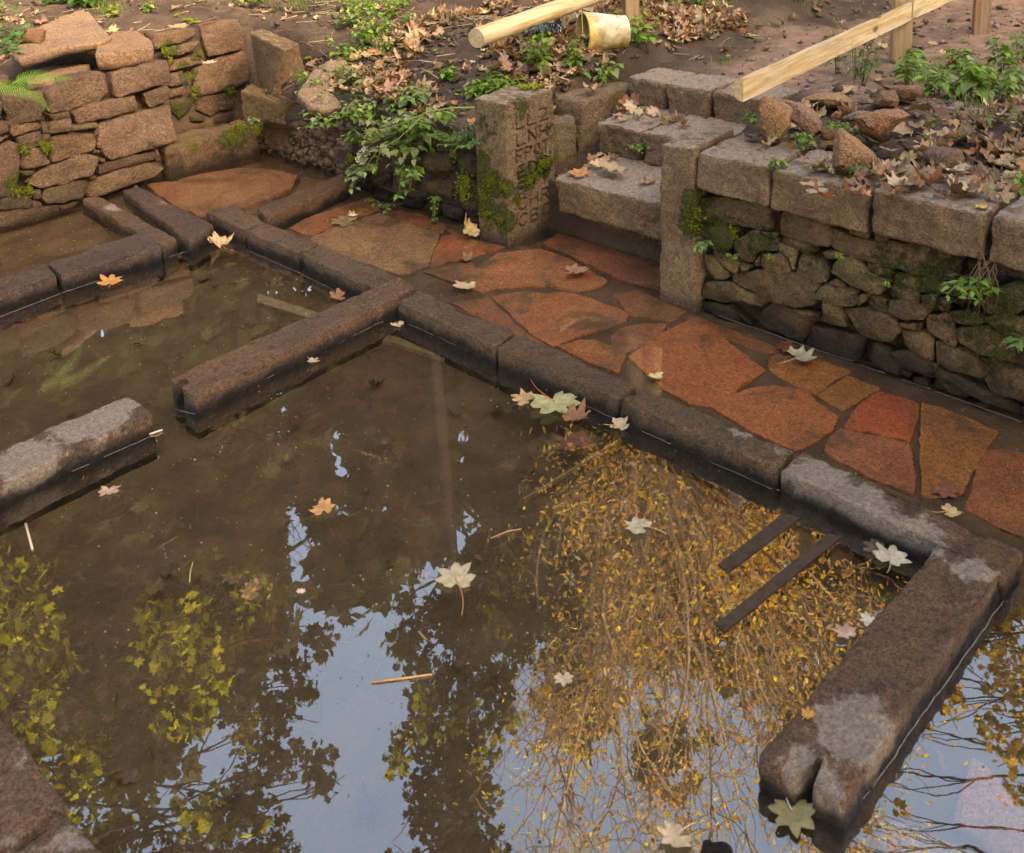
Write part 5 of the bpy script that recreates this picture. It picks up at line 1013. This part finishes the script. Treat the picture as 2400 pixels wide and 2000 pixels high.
# hanging plants over the planted wall
hb = dict(arch=1.5, lean=(-.45, -.75))
plant(900, 330, 8, .12, .16, .06, 'hanging plant with mildewed leaves above the dark low wall', base=onb(905, 330, 2.93), cols=OLD+[(.30, .33, .08)], width=.75, **hb)
plant(950, 360, 7, .13, .12, .062, 'hanging plant with large green leaves in the middle of the dark low wall', base=onb(960, 350, 2.93), cols=GR+OLD[:2], width=.7, **hb)
plant(985, 420, 5, .14, .12, .055, 'lower trailing leaves reaching down the dark low wall', base=onb(975, 405, 2.93), cols=GR, width=.6, **hb)
plant(870, 400, 7, .10, .08, .05, 'round leaved trailing stem at the left of the dark low wall', base=onb(868, 400, 2.92), cols=OLD, width=.85, heart=True, teeth=False, **hb)
plant(835, 340, 5, .08, .08, .045, 'pointed young leaves on the left end of the dark low wall', base=onb(832, 340, 2.95), cols=GR, width=.4, teeth=False)
plant(1030, 470, 6, .09, .05, .03, 'thin runner hanging to the water left of the inscribed pillar', base=onb(1025, 470, 2.93), cols=GR, arch=2.0, lean=(-.1, -.3))
plant(905, 480, 8, .05, .12, .025, 'small runners at the foot of the dark low wall', base=onb(905, 480, 2.93), cols=GR+OLD, arch=1., lean=(-.2, -.5))
plant(1085, 325, 34, .05, .16, .020, 'dense cushion of small blue green leaves against the inscribed pillar', base=onb(1085, 335, 2.94), cols=[(.07, .17, .05), (.10, .22, .08), (.09, .19, .04)], width=.85, teeth=False, lean=(-.2, -.6), dens=6)
plant(1300, 400, 4, .05, .04, .022, 'small fern beside the inscribed pillar above the lowest step', base=V(-2.93, 3.2, .32), width=.4, cols=[(.16, .30, .10)], dens=4, lean=(.3, -.5))
for i_, (x, y, n, h, s_, wh, cl) in enumerate([(1000, 300, 8, .10, .055, 'straggling leaves on the rim of the dark low wall near the inscribed pillar', OLD+GR[:1]), (1045, 285, 6, .08, .05, 'green leaves close to the left of the inscribed pillar', GR), (930, 300, 7, .1, .05, 'tangle of old leaves on the middle of the dark low wall rim', OLD), (780, 300, 7, .08, .04, 'small weeds hanging over the dirt bank end', GR+OLD), (745, 200, 7, .1, .04, 'weeds growing across the leaning slab', GR), (690, 150, 5, .08, .035, 'tuft beside the upright block top', OLD+GR), (850, 200, 8, .09, .045, 'grey green weeds in the leaf litter right of the leaning slab', OLD), (840, 30, 12, .16, .05, 'tall bright weeds at the top edge above the leaning slab', GR), (960, 60, 6, .07, .035, 'small green sprouts in the dark earth', GR), (1050, 190, 6, .07, .04, 'bright sprouts in the litter left of the inscribed pillar', GR), (1560, 20, 7, .1, .04, 'green weeds at the top edge right of the dark sided post', GR), (1640, 15, 6, .08, .035, 'low weeds at the top edge over the path', GR), (985, 330, 7, .1, .05, 'drooping old leaves left of the blue green cushion', OLD+GR), (880, 290, 7, .12, .05, 'upright weeds behind the white flower', GR+OLD), (720, 225, 6, .1, .04, 'weeds at the lower edge of the leaning slab', OLD+GR), (810, 140, 7, .12, .045, 'weeds above the leaning slab', GR), (900, 130, 6, .1, .04, 'weeds in the middle of the litter slope', GR+OLD), (350, 30, 5, .08, .035, 'small weeds above the thick flat slab', GR), (590, 15, 7, .1, .045, 'little weeds at the top edge above the recess wall', GR)]):
    plant(x, y, n, h, .12, s_, wh, cols=cl, arch=.3 if y > 250 else .05, width=.75, base=onb(x, y, 2.98) if y > 280 else None, lean=(-.3, -.5) if y > 280 else (0, 0))
# long arching stem with a white umbel
us = Acc(); root = empty('white_flower', onb(850, 365, 2.9), 'white umbel flower head on a long green stem arching from the inscribed pillar', 'flower')
p_ = [onb(1112, 252, 2.92), onb(1060, 253, 2.88), onb(1010, 260, 2.85), onb(940, 290, 2.84), onb(890, 312, 2.85), onb(870, 335, 2.87), onb(852, 360, 2.88)]
ts = np.linspace(0, 1, len(p_)); tt = np.linspace(0, 1, 26); pp = np.stack([np.interp(tt, ts, [q[i] for q in p_]) for i in range(3)], 1); pp[1:-1] = (pp[:-2]+2*pp[1:-1]+pp[2:])/4
tube(us, pp, np.linspace(.0035, .0016, 26), 6, (.24, .33, .08)); tube(us, [onb(1000, 262, 2.85), onb(935, 325, 2.84), onb(900, 345, 2.84), onb(885, 370, 2.85), onb(880, 410, 2.86)], [.0022]*5, 5, (.30, .36, .12)); us.build('stem', M['stem'], root)
fl = Acc(); fs2 = Acc()
for cx_, cy_, nn in ((846, 372, 150), (856, 352, 60)):
    c_ = onb(cx_, cy_, 2.88)
    for _ in range(nn):
        d = RNG.normal(size=3); d /= np.linalg.norm(d); q = c_+d*[.026, .018, .032]*U(.3, 1); v = (hexv*.0042*U(.7, 1.2))@rotm(U(0, 6), U(-1, 1), U(-1, 1)).T+q; fl.add(v, [(0, 1, 2, 3, 4, 5)], jit((.82, .84, .80), .05))
        if random.random() < .3: tube(fs2, [pp[-1], q], .0006, 3, (.3, .38, .15))
bd = Acc()
for _ in range(60):
    q = onb(868, 318, 2.86)+RNG.normal(size=3)*[.03, .015, .02]; bd.add((hexv*.004)@rotm(U(0, 6), U(-1, 1)).T+q, [(0, 1, 2, 3, 4, 5)], jit((.40, .46, .16), .1)); tube(bd, [pp[-6], q], .0006, 3, (.3, .38, .15))
bd.build('bud_cluster', M['green'], root, False); fl.build('blossom', M['green'], root, False); fs2.build('rays', M['stem'], root)
# fern fronds at the left edge
def frond(pts, label, w0=.05):
    q = np.array([ona(x, y, -4.62) for x, y in pts]); ts = np.linspace(0, 1, len(q)); tt = np.linspace(0, 1, 28); pp = np.stack([np.interp(tt, ts, q[:, i]) for i in range(3)], 1)
    for _ in range(4): pp[1:-1] = (pp[:-2]+2*pp[1:-1]+pp[2:])/4
    root = empty('fern_frond', q[0], label, 'fern', 'fern fronds at the left edge'); a_ = Acc(); s = Acc(); tube(s, pp, np.linspace(.0022, .0007, 28), 5, (.16, .24, .05)); s.build('stem', M['stem'], root)
    for i in range(2, 27):
        t = tt[i]; d = pp[i+1]-pp[i-1]; d /= np.linalg.norm(d); L = w0*math.sin(math.pi*min(1, .12+.88*t)**.8)**.8*(1-t*.35)+.004
        sd_ = np.cross(d, AV); sd_ /= np.linalg.norm(sd_)
        for e in (-1, 1):
            dirn = sd_*e*.9+d*.45+AV*.12; dirn /= np.linalg.norm(dirn); w_ = .0024*(1-.4*t); nv = np.cross(dirn, AV); v = []
            for k in range(7):
                u_ = k/6; ww = w_*(1-u_**2)*(1.25 if k % 2 else .8)+.0003; c_ = pp[i]+dirn*L*u_-ZV*.1*L*u_*u_; v += [c_+nv*ww, c_-nv*ww]
            a_.add(v, [(2*k, 2*k+1, 2*k+3, 2*k+2) for k in range(6)], jit((.13, .28, .04), .12))
    a_.build('leaflets', M['green'], root, False)
frond([(-20, 205), (20, 203), (60, 210), (95, 232), (118, 262)], 'lower fern frond drooping over the wall face at the left edge', .042)
frond([(30, 196), (60, 180), (100, 178), (140, 183), (168, 184)], 'upper fern frond pointing right over the small tilted slab', .036)
# ivy at upper left
def ivy(pts, label):
    root = empty('ivy', P(*pts[0], .78), label, 'ivy', 'ivy trailing at the upper left'); a_ = Acc(); s = Acc(); IVY = MAP*np.array([1, .9])
    q = [P(x, y, .80) for x, y in pts]; q = [p+ZV*U(-.01, .02) for p in q]; tube(s, q, .0022, 5, (.16, .10, .06)); s.build('stem', M['stem'], root)
    for p in q:
        for _ in range(5):
            v, f = maple(1., .25, 2, None, .1); pp_ = p+RNG.normal(size=3)*[.035, .035, .012]+ZV*.015; put(a_, v*U(.035, .06), f, pp_, U(0, 6.28), U(-.6, .3), U(-.5, .5), jit(random.choice([(.06, .14, .03), (.09, .19, .05), (.05, .10, .025), (.07, .15, .04)]), .15))
    a_.build('leaves', M['green'], root)
ivy([(5, 20), (25, 45), (40, 70), (30, 90), (45, 100)], 'ivy sprays in the top left corner')
ivy([(10, 75), (25, 95), (40, 105), (25, 115), (20, 130), (30, 140)], 'ivy trailing down over the left end of the largest slab')
ivy([(-15, 40), (-10, 80), (5, 110)], 'ivy at the very left edge above the fern')
# grass tufts and small weeds: uncountable ground cover
GC = Acc()
def blade(p, h, c, w_=.0022):
    th = U(0, 6.28); d = np.array([math.cos(th), math.sin(th), 0]); s = np.array([-d[1], d[0], 0]); bend = U(.2, .9)*h; v = []
    for k in range(5): t = k/4; q = p+ZV*h*t*(1-.3*t)+d*bend*t*t; v += [q+s*w_*(1-t*.9), q-s*w_*(1-t*.9)]
    GC.add(v, [(2*k, 2*k+1, 2*k+3, 2*k+2) for k in range(4)], c)
for cx_, cy_, n, h in ((255, 30, 60, .13), (228, 20, 40, .12), (1700, 148, 40, .06), (2270, 250, 50, .10), (2350, 225, 50, .1), (700, 15, 30, .1), (745, 5, 40, .14), (780, 235, 40, .07), (1800, 60, 30, .05), (1740, 50, 30, .05), (1620, 30, 30, .05), (1900, 20, 40, .05), (1560, 60, 25, .05)):
    b = hit(cx_, cy_)
    for _ in range(n): q = b+np.array([random.gauss(0, .05), random.gauss(0, .05), 0]); q[2] = gz(*ab(q)); blade(q, h*U(.5, 1.1), jit(random.choice([(.14, .22, .04), (.20, .26, .07), (.10, .16, .03)]), .2))
SM = [ovate(1., .7, .2, False, 4, .2) for _ in range(3)]
def weed(a, b, s, cols=GR, n=5):
    p = V(a, b, gz(a, b)+.004)
    for k in range(n): v, f = random.choice(SM); put(GC, v*s*U(.6, 1.2), f, p+ZV*U(0, s*.6)+RNG.normal(size=3)*s*.4*[1, 1, 0], U(0, 6.28), U(-.7, .1), U(-.3, .3), jit(random.choice(cols), .2))
for _ in range(520):
    a, b = random.choice([(U(-3.6, .6), U(4.4, 7.2)), (U(-3.6, .6), U(4.8, 7.2)), (U(-4.8, -3.2), U(5, 7.5)), (U(-7, -5), U(1, 4.6))])
    if random.random() < clump(a*1.2+7, b*1.2): weed(a, b, U(.010, .026))
for _ in range(170): a, b = U(-1.6, .5), U(3.55, 4.9); weed(a, b, U(.015, .035))
for _ in range(90): a, b = U(-4.75, -3.2), U(3.06, 3.7); weed(a, b, U(.012, .03), GR+OLD)
tag(GC.build('ground_cover', M['green'], None, False, (0, 0, 0)), 'thin grass and small green weeds on the banks and path', 'weeds', None, 'stuff')
# moss cushions
MS = Acc()
def cushion(c, n_, r, cnt, col=(.15, .17, .02), s=.004):
    n_ = np.asarray(n_, float); n_ /= np.linalg.norm(n_); u = np.cross(n_, [.1, .2, 1.]) if abs(n_[2]) < .9 else AV; u = u/np.linalg.norm(u); w_ = np.cross(n_, u)
    for _ in range(cnt):
        rr = r*abs(random.gauss(0, .5)); th = U(0, 6.28); q = c+u*rr*math.cos(th)+w_*rr*math.sin(th)+n_*U(-.002, .004); sc = s*U(.4, 1.3); MS.add((IV*(1+.3*RNG.normal(size=(len(IV), 1))))*sc+q, IF, jit(col, .35))
for x, y, r, n in ((1150, 425, .045, 260), (1130, 460, .03, 140), (1180, 440, .03, 120), (1135, 500, .03, 120), (1170, 515, .035, 120), (1145, 545-20, .03, 80)): cushion(onb(x, y, 2.925), nB, r, n)
for x, y, r, n in ((1270, 385, .04, 130), (1285, 380, .03, 90), (1240, 425, .03, 90), (1255, 415, .025, 60), (1300, 370, .02, 50), (1215, 470, .02, 50)): cushion(ona(x, y, -2.905), AV, r, n)
cushion(V(-3.0, 3.2, .622), ZV, .05, 200, (.32,.36,.05)); cushion(V(-3.04, 3.17, .62), ZV, .03, 80, (.32,.36,.05))
for x, y, r, n in ((1630, 500, .03, 120), (1622, 530, .03, 110), (1612, 490, .02, 60), (1720, 545, .03, 60)): cushion(onb(x, y, 2.925), nB, r, n)
for x, y, r, n in ((560, 300, .05, 200), (600, 300, .05, 220), (540, 320, .04, 100), (450, 345, .04, 100), (430, 352, .03, 60)): cushion(ona(x, y, -4.80), AV, r, n)
for x, y, r, n in ((385, 118, .03, 160), (445, 180, .02, 120), (452, 210, .02, 120), (455, 225, .02, 60), (470, 125, .02, 90), (400, 140, .02, 100), (540, 215, .03, 70)): cushion(ona(x, y, -5.43), AV, r, n)
for x, y, r, n in ((110, 345, .028, 200), (100, 338, .02, 80), (40, 450, .03, 90), (68, 445, .03, 100), (58, 352, .02, 70)): cushion(ona(x, y, -4.785), AV, r, n)
for x, y, r, n in ((440, 50, .03, 160), (455, 55, .03, 160), (415, 40, .02, 70), (725, 140, .03, 100)): cushion(hit(x, y)+ZV*.01, ZV, r, n, (.17, .22, .02))
for x, y, r, n in ((1090, 425, .05, 260), (1085, 455, .05, 200), (820, 370, .03, 140), (1060, 360, .03, 80)): cushion(onb(x, y, 2.945), nB, r, n, (.19, .22, .03))
tag(MS.build('moss', M['moss'], None, False, (0, 0, 0)), 'green moss cushions on the pillars, curb and wall joints', 'moss', None, 'stuff')
# roots hanging in the hollow of the retaining wall and under the step
RT = Acc()
for _ in range(26): p = onb(U(2290, 2340), U(590, 640), 2.94); e = onb(U(2250, 2330), U(680, 760), 2.93); m_ = (p+e)/2+RNG.normal(size=3)*.012; tube(RT, [p, m_, e], [.0018, .0014, .0006], 4, jit((.16, .10, .07), .2))
for _ in range(40): p = V(U(-2.6, -2.15), 3.10, .15); tube(RT, [p, p+ZV*-.015+RNG.normal(size=3)*.004, p-ZV*U(.02, .04)+RNG.normal(size=3)*.006], .0009, 3, (.22, .15, .1))
tag(RT.build('hanging_roots', M['stem'], None, True), 'fine roots hanging in the wall hollow and under the lowest step', 'roots', None, 'stuff')
# ================================================================== trees (seen mirrored in the pool)
def az(az_deg, d): t = math.radians(az_deg); return np.array([math.sin(t)*d, math.cos(t)*d, 0])
def pix_dir(x, y):         # direction mirrored in the water
    d = ray(x, y); h = np.hypot(d[0], d[1]); return math.degrees(math.atan2(d[0], d[1])), -d[2]/h
def mir(x, y, d): a_, s = pix_dir(x, y); return az(a_, d)+ZV*(s*d-CAMH)
LT = [np.array([(0, -.5), (.22, -.28), (.5, -.22), (.34, .02), (.46, .3), (.2, .22), (0, .6), (-.2, .22), (-.46, .3), (-.34, .02), (-.5, -.22), (-.22, -.28)]), np.array([(0, -.5), (.24, -.1), (.16, .3), (0, .55), (-.16, .3), (-.24, -.1)])]
def leafcloud(acc, pts, size, cols, shape=0, jitr=.0, down=0.):
    n = len(pts); L = LT[shape]; m = len(L); base = np.concatenate([L, .12*np.abs(L[:, :1])], 1)
    q = RNG.normal(size=(n, 4)); q /= np.linalg.norm(q, axis=1)[:, None]; a, b, c, d = q.T
    R = np.stack([1-2*(c*c+d*d), 2*(b*c-a*d), 2*(b*d+a*c), 2*(b*c+a*d), 1-2*(b*b+d*d), 2*(c*d-a*b), 2*(b*d-a*c), 2*(c*d+a*b), 1-2*(b*b+c*c)], 1).reshape(n, 3, 3)
    s = size*RNG.uniform(.6, 1.25, (n, 1, 1)); v = np.einsum('nij,mj->nmi', R, base)*s+pts[:, None]+RNG.normal(size=(n, 1, 3))*jitr
    if len(cols) == 8 and cols is GY:
        br = (fbm(pts, .9, 2, 4) > .12)&(RNG.uniform(size=n) < .62); ix = np.where(br, RNG.integers(6, 8, n), RNG.integers(0, 6, n)); cols = np.asarray(cols)[ix]*RNG.uniform(.6, 1.2, (n, 1))
    else: cols = np.asarray(cols)[RNG.integers(0, len(cols), n)]*RNG.uniform(.75, 1.25, (n, 1))
    o = acc.n; acc.v.append(v.reshape(-1, 3)); acc.c.append(np.repeat(cols, m, 0)); acc.f.extend((np.arange(n)[:, None]*m+np.arange(m)+o).tolist()); acc.n += n*m
def limb(acc, p0, p1, r0, r1, wob=.1, n=8, c=(.12, .09, .07)):
    t = np.linspace(0, 1, n)[:, None]; L = np.linalg.norm(p1-p0); s = U(0, 99); q = p0+(p1-p0)*t; w_ = np.stack([vn(q+s, 1.3/max(L, .3), k) for k in range(3)], 1)*np.sin(math.pi*t)*wob*L; tube(acc, q+w_, np.linspace(r0, r1, n), 6, c); return q+w_
GAPS = [(-15.0, -13.6, .52, .78), (-11.9, -10.5, .5, .74), (-26.3, -25.2, .7, .86), (-4.4, -3.2, .6, .76), (-22, -21.2, .66, .74), (-8.6, -8., .56, .66), (-18.3, -17.7, .6, .7)]
def tree(base, h, crown_c, crown_r, nl, size, cols, label, shape=0, clumps=30, bark=(.10, .075, .055), group='trees round the pool', cat='tree', csz=.35, trunk_r=.12, hollow=.35):
    root = empty('tree', base, label, cat, group); tr = Acc(); base = np.asarray(base, float); crown_c = np.asarray(crown_c, float); crown_r = np.asarray(crown_r, float)
    fork = base+(crown_c-base)*.55; limb(tr, base-ZV*.3, fork, trunk_r, trunk_r*.7, .05, 8, bark); top = limb(tr, fork, crown_c+ZV*crown_r[2]*.7, trunk_r*.7, .02, .08, 10, bark); C = []
    for k in range(clumps):
        d = RNG.normal(size=3); d /= np.linalg.norm(d); q = crown_c+d*crown_r*U(hollow, 1.)
        C.append(q); s = top[int(U(0, 7))] if k % 3 else fork+(crown_c-fork)*U(0, .5); m_ = limb(tr, s, q, trunk_r*.22, .008, .15, 7, bark)
        for _ in range(3): e = q+RNG.normal(size=3)*csz*.8; limb(tr, m_[5], e, .008, .003, .2, 5, bark)
    tr.build('trunk', M['bark'], root); lf = Acc(); C = np.array(C); pts = C[RNG.integers(0, len(C), nl)]; d = RNG.normal(size=(nl, 3)); d /= np.linalg.norm(d, axis=1)[:, None]; pts = pts+d*(RNG.uniform(0, 1, (nl, 1))**.5)*csz*RNG.uniform(.5, 1.2, (nl, 1))*[1, 1, .8]
    azp = np.degrees(np.arctan2(pts[:, 0], pts[:, 1])); slp = (pts[:, 2]+CAMH)/np.hypot(pts[:, 0], pts[:, 1]); keep = np.ones(len(pts), bool)
    for g0, g1, s0, s1 in GAPS: keep &= ~((azp > g0)&(azp < g1)&(slp > s0)&(slp < s1)&(pts[:, 1] > 5)&(RNG.uniform(size=len(pts)) < .90))
    pts = pts[keep]
    leafcloud(lf, pts, size, cols, shape); lf.build('crown', M['tree_leaf'], root, False); return root
DK = [(.030, .034, .012), (.040, .036, .014), (.024, .026, .011), (.05, .042, .015)]
GY = [(.030, .034, .012), (.028, .03, .012), (.038, .040, .012), (.024, .028, .010), (.03, .03, .012), (.05, .055, .015), (.34, .36, .03), (.46, .42, .03)]
def tb(az_, d): p = az(az_, d); p[2] = gz(*ab(p)); return p
names = ['at the far left', 'left of the recess', 'behind the left wall', 'behind the dark mound', 'straight ahead', 'behind the bucket', 'behind the dark sided post', 'right of the path', 'at the far right', 'beyond the right edge']
for i, (a_, d, top) in enumerate([(-44, 11.5, 11), (-34, 12.5, 10.5), (-25, 12, 10.4), (-16, 12.6, 10.4), (-7.5, 12.5, 9.7), (0, 12.6, 11.5), (8, 12, 11), (17, 12.6, 11.2), (27, 12.2, 8.8), (38, 12, 9.5)]):
    b = tb(a_, d); zc = (top+2.2)/2; tree(b, top, b*[1, 1, 0]+ZV*zc, (1.65, 1.2, (top-2.2)/2), (3900 if -30 < a_ < -3 else 4200), .30, DK, 'tall dark autumn tree in the wood '+names[i], 0, 46, csz=.62, trunk_r=.16, hollow=.15)
# hedge-like undergrowth closing the foot of the wood
for i, (a_, d) in enumerate([(-38, 9.8), (-22, 10.4), (-6, 10.6), (11, 10.4), (27, 10.2), (42, 9.8)]):
    b = tb(a_, d); root = empty('bush', b, 'dark undergrowth bush at the edge of the wood '+['at the far left', 'behind the left wall', 'straight ahead', 'behind the posts', 'to the right', 'beyond the right edge'][i], 'bush', 'bushes at the edge of the wood'); lf = Acc(); n = 3600; d_ = RNG.normal(size=(n, 3)); d_ /= np.linalg.norm(d_, axis=1)[:, None]
    leafcloud(lf, b+ZV*1.2+d_*(RNG.uniform(0, 1, (n, 1))**.4)*[1.9, 1.1, 1.9], .2, DK, 0); lf.build('foliage', M['tree_leaf'], root, False); s = Acc()
    for _ in range(8): limb(s, b, b+ZV*1.2+RNG.normal(size=3)*[.8, .5, .6], .03, .006, .1, 6)
    s.build('stems', M['bark'], root)
# nearer trees that the pool mirrors most clearly
def mirrored(spots_, d, size, cols, label, n_each, rad, base_az, shape=0, bark=(.03, .024, .018)):
    root = empty('tree', tb(base_az, d), label, 'tree', 'trees round the pool'); tr = Acc(); lf = Acc(); b = tb(base_az, d); top = max(mir(x, y, d)[2] for x, y, r in spots_); trunk = limb(tr, b-ZV*.3, b+ZV*(top-.3), .07, .02, .03, 16, bark)
    for x, y, r in spots_:
        q = mir(x, y, d+U(-.6, .6)); s = trunk[max(1, min(14, int(15*(q[2]-1.2)/top)))]; m_ = limb(tr, s, q, .02, .005, .12, 8, bark); rr = rad*r
        for _ in range(max(3, int(6*r))): e = q+RNG.normal(size=3)*rr*.6; limb(tr, m_[5], e, .007, .003, .2, 5, bark)
        n = int(n_each*.9*r*r); d_ = RNG.normal(size=(n, 3)); d_ /= np.linalg.norm(d_, axis=1)[:, None]; leafcloud(lf, q+d_*(RNG.uniform(0, 1, (n, 1))**.55)*rr*[1, .9, .85], size, cols, shape)
    tr.build('trunk', M['bark'], root); lf.build('crown', M['tree_leaf'], root, False)
L1_ = [(U(-80, 560), U(1380, 1650), U(.8, 1.1)) for _ in range(26)]+[(x, y, r) for x, y, r in ((600, 1500, .5), (560, 1600, .8), (600, 1700, .8), (660, 1660, .45), (710, 1620, .35), (640, 1780, .7), (740, 1790, .5), (760, 1840, .35), (560, 1880, .7), (610, 1930, .6), (470, 1900, .6), (350, 1720, .9), (250, 1780, .9), (150, 1850, .9), (60, 1700, .8), (300, 1950, .8), (200, 1990, .8), (690, 1560, .4), (750, 1500, .45), (420, 1640, .9), (520, 1950, .6), (640, 2010, .6), (400, 2060, .9), (560, 2080, .8), (-100, 1800, 1), (-60, 1950, 1), (60, 2080, 1))]
mirrored(L1_, 8.2, .085, GY, 'maple with dark and yellow green leaves standing behind the left wall', 400, .42, -31)
L2_ = [(1200, 1380, .7), (1250, 1450, .6), (1230, 1300, .7), (1290, 1370, .6), (1210, 1520, .5), (950, 1500, .5), (985, 1560, .55), (1040, 1620, .7), (1000, 1650, .6), (1080, 1700, .7), (1020, 1740, .6), (960, 1720, .4), (930, 1790, .35), (1060, 1790, .7), (1120, 1760, .6), (1000, 1850, .6), (1070, 1880, .7), (1120, 1850, .6), (1040, 1950, .7), (1110, 1950, .7), (980, 1930, .4), (1080, 2030, .7), (1150, 2020, .6), (1000, 2060, .6), (1100, 2120, .8), (1020, 1450, .6), (1100, 1500, .7), (1150, 1600, .7), (1180, 1680, .5), (920, 2030, .3), (1180, 1450, .6), (950, 1420, .4)]
mirrored(L2_, 8.6, .085, GY, 'slim maple with green and yellow leaves straight beyond the mound', 470, .42, -5.5)
# contorted orange tree
ORC = [(.62, .48, .30), (.55, .38, .22), (.80, .46, .05), (.85, .60, .07), (.62, .28, .05), (.88, .66, .10), (.50, .27, .09), (.75, .42, .16)]
root = empty('tree', tb(8, 8.), 'contorted tree with orange and yellow leaves and pale twigs beyond the posts', 'tree', 'trees round the pool'); tr = Acc(); lf = Acc(); b = tb(8, 8.); fork = mir(1520, 1000, 8.); TB = (.36, .27, .18)
limb(tr, b-ZV*.3, fork, .16, .09, .05, 10, TB); tips = []
for _ in range(54):
    x, y = U(1230, 2080), U(1250, 2150)
    if x < 1400 and y < 1550: y = U(1600, 2100)
    q = mir(x, y, 8.+U(-1., 1.)); m_ = limb(tr, fork+RNG.normal(size=3)*.1, q, U(.012, .026), .006, .22, 18, TB)
    for k in (5, 8, 10, 12, 13, 14, 15, 16, 17):
        for _k in range(3):
            e = m_[k]+(m_[k]-m_[k-1])*U(1, 3)+RNG.normal(size=3)*.28; w2 = limb(tr, m_[k], e, .005, .0022, .35, 9, jit((.34, .24, .15), .2)); tips.append(w2[3:])
tips = np.concatenate(tips); idx = RNG.integers(0, len(tips), 12000); leafcloud(lf, tips[idx]+RNG.normal(size=(12000, 3))*.10, .052, ORC, 1)
for _ in range(9):
    x, y = U(1350, 1950), U(1020, 1350); q = mir(x, y, 7.6); n = 300; leafcloud(lf, q+RNG.normal(size=(n, 3))*.25, .055, ORC, 1)
tr.build('trunk', M['bark'], root); lf.build('crown', M['tree_leaf'], root, False)
L3_ = [(2200, 1480, .5), (2300, 1500, .7), (2380, 1560, .6), (2200, 1580, .35), (2150, 1700, .3), (2240, 1640, .35), (2340, 1700, .45), (2390, 1760, .5), (2060, 1800, .4), (2120, 1900, .25), (2030, 1930, .3), (1960, 1980, .3), (2380, 1860, .35), (2350, 1600, .4), (2420, 1650, .7), (2250, 1420, .6), (2350, 1420, .7)]
mirrored(L3_, 8.4, .075, [(.40, .24, .05), (.30, .20, .04), (.10, .09, .02), (.5, .32, .06)], 'sparse orange leaved maple at the right of the contorted tree', 260, .45, 37)

# unseen trees added on the near side: crowns block low sun and skylight
for az_, wh in ((82, 'at the right hand end'), (105, 'right of the viewer'), (124, 'behind the viewer to the right'), (142, 'behind the viewer, towards the sun'), (160, 'straight behind the viewer'), (182, 'behind the viewer to the left'), (210, 'left of the viewer'), (238, 'beyond the left wall'), (265, 'at the left hand end')):
    d = 6.3; bs = az(az_, d); bs[2] = gz(*ab(bs)); tree(bs, 7.5, bs*[1, 1, 0]+ZV*(5.2 if 100 < az_ < 165 else 4.3), (1.9, 1.9, 4.2 if 100 < az_ < 165 else 3.3), 4300 if 110 < az_ < 175 else 7600, .36, DK, 'unseen leafy tree added for shade on the near side of the pool '+wh, 0, 44, csz=.75, trunk_r=.15, hollow=.1)
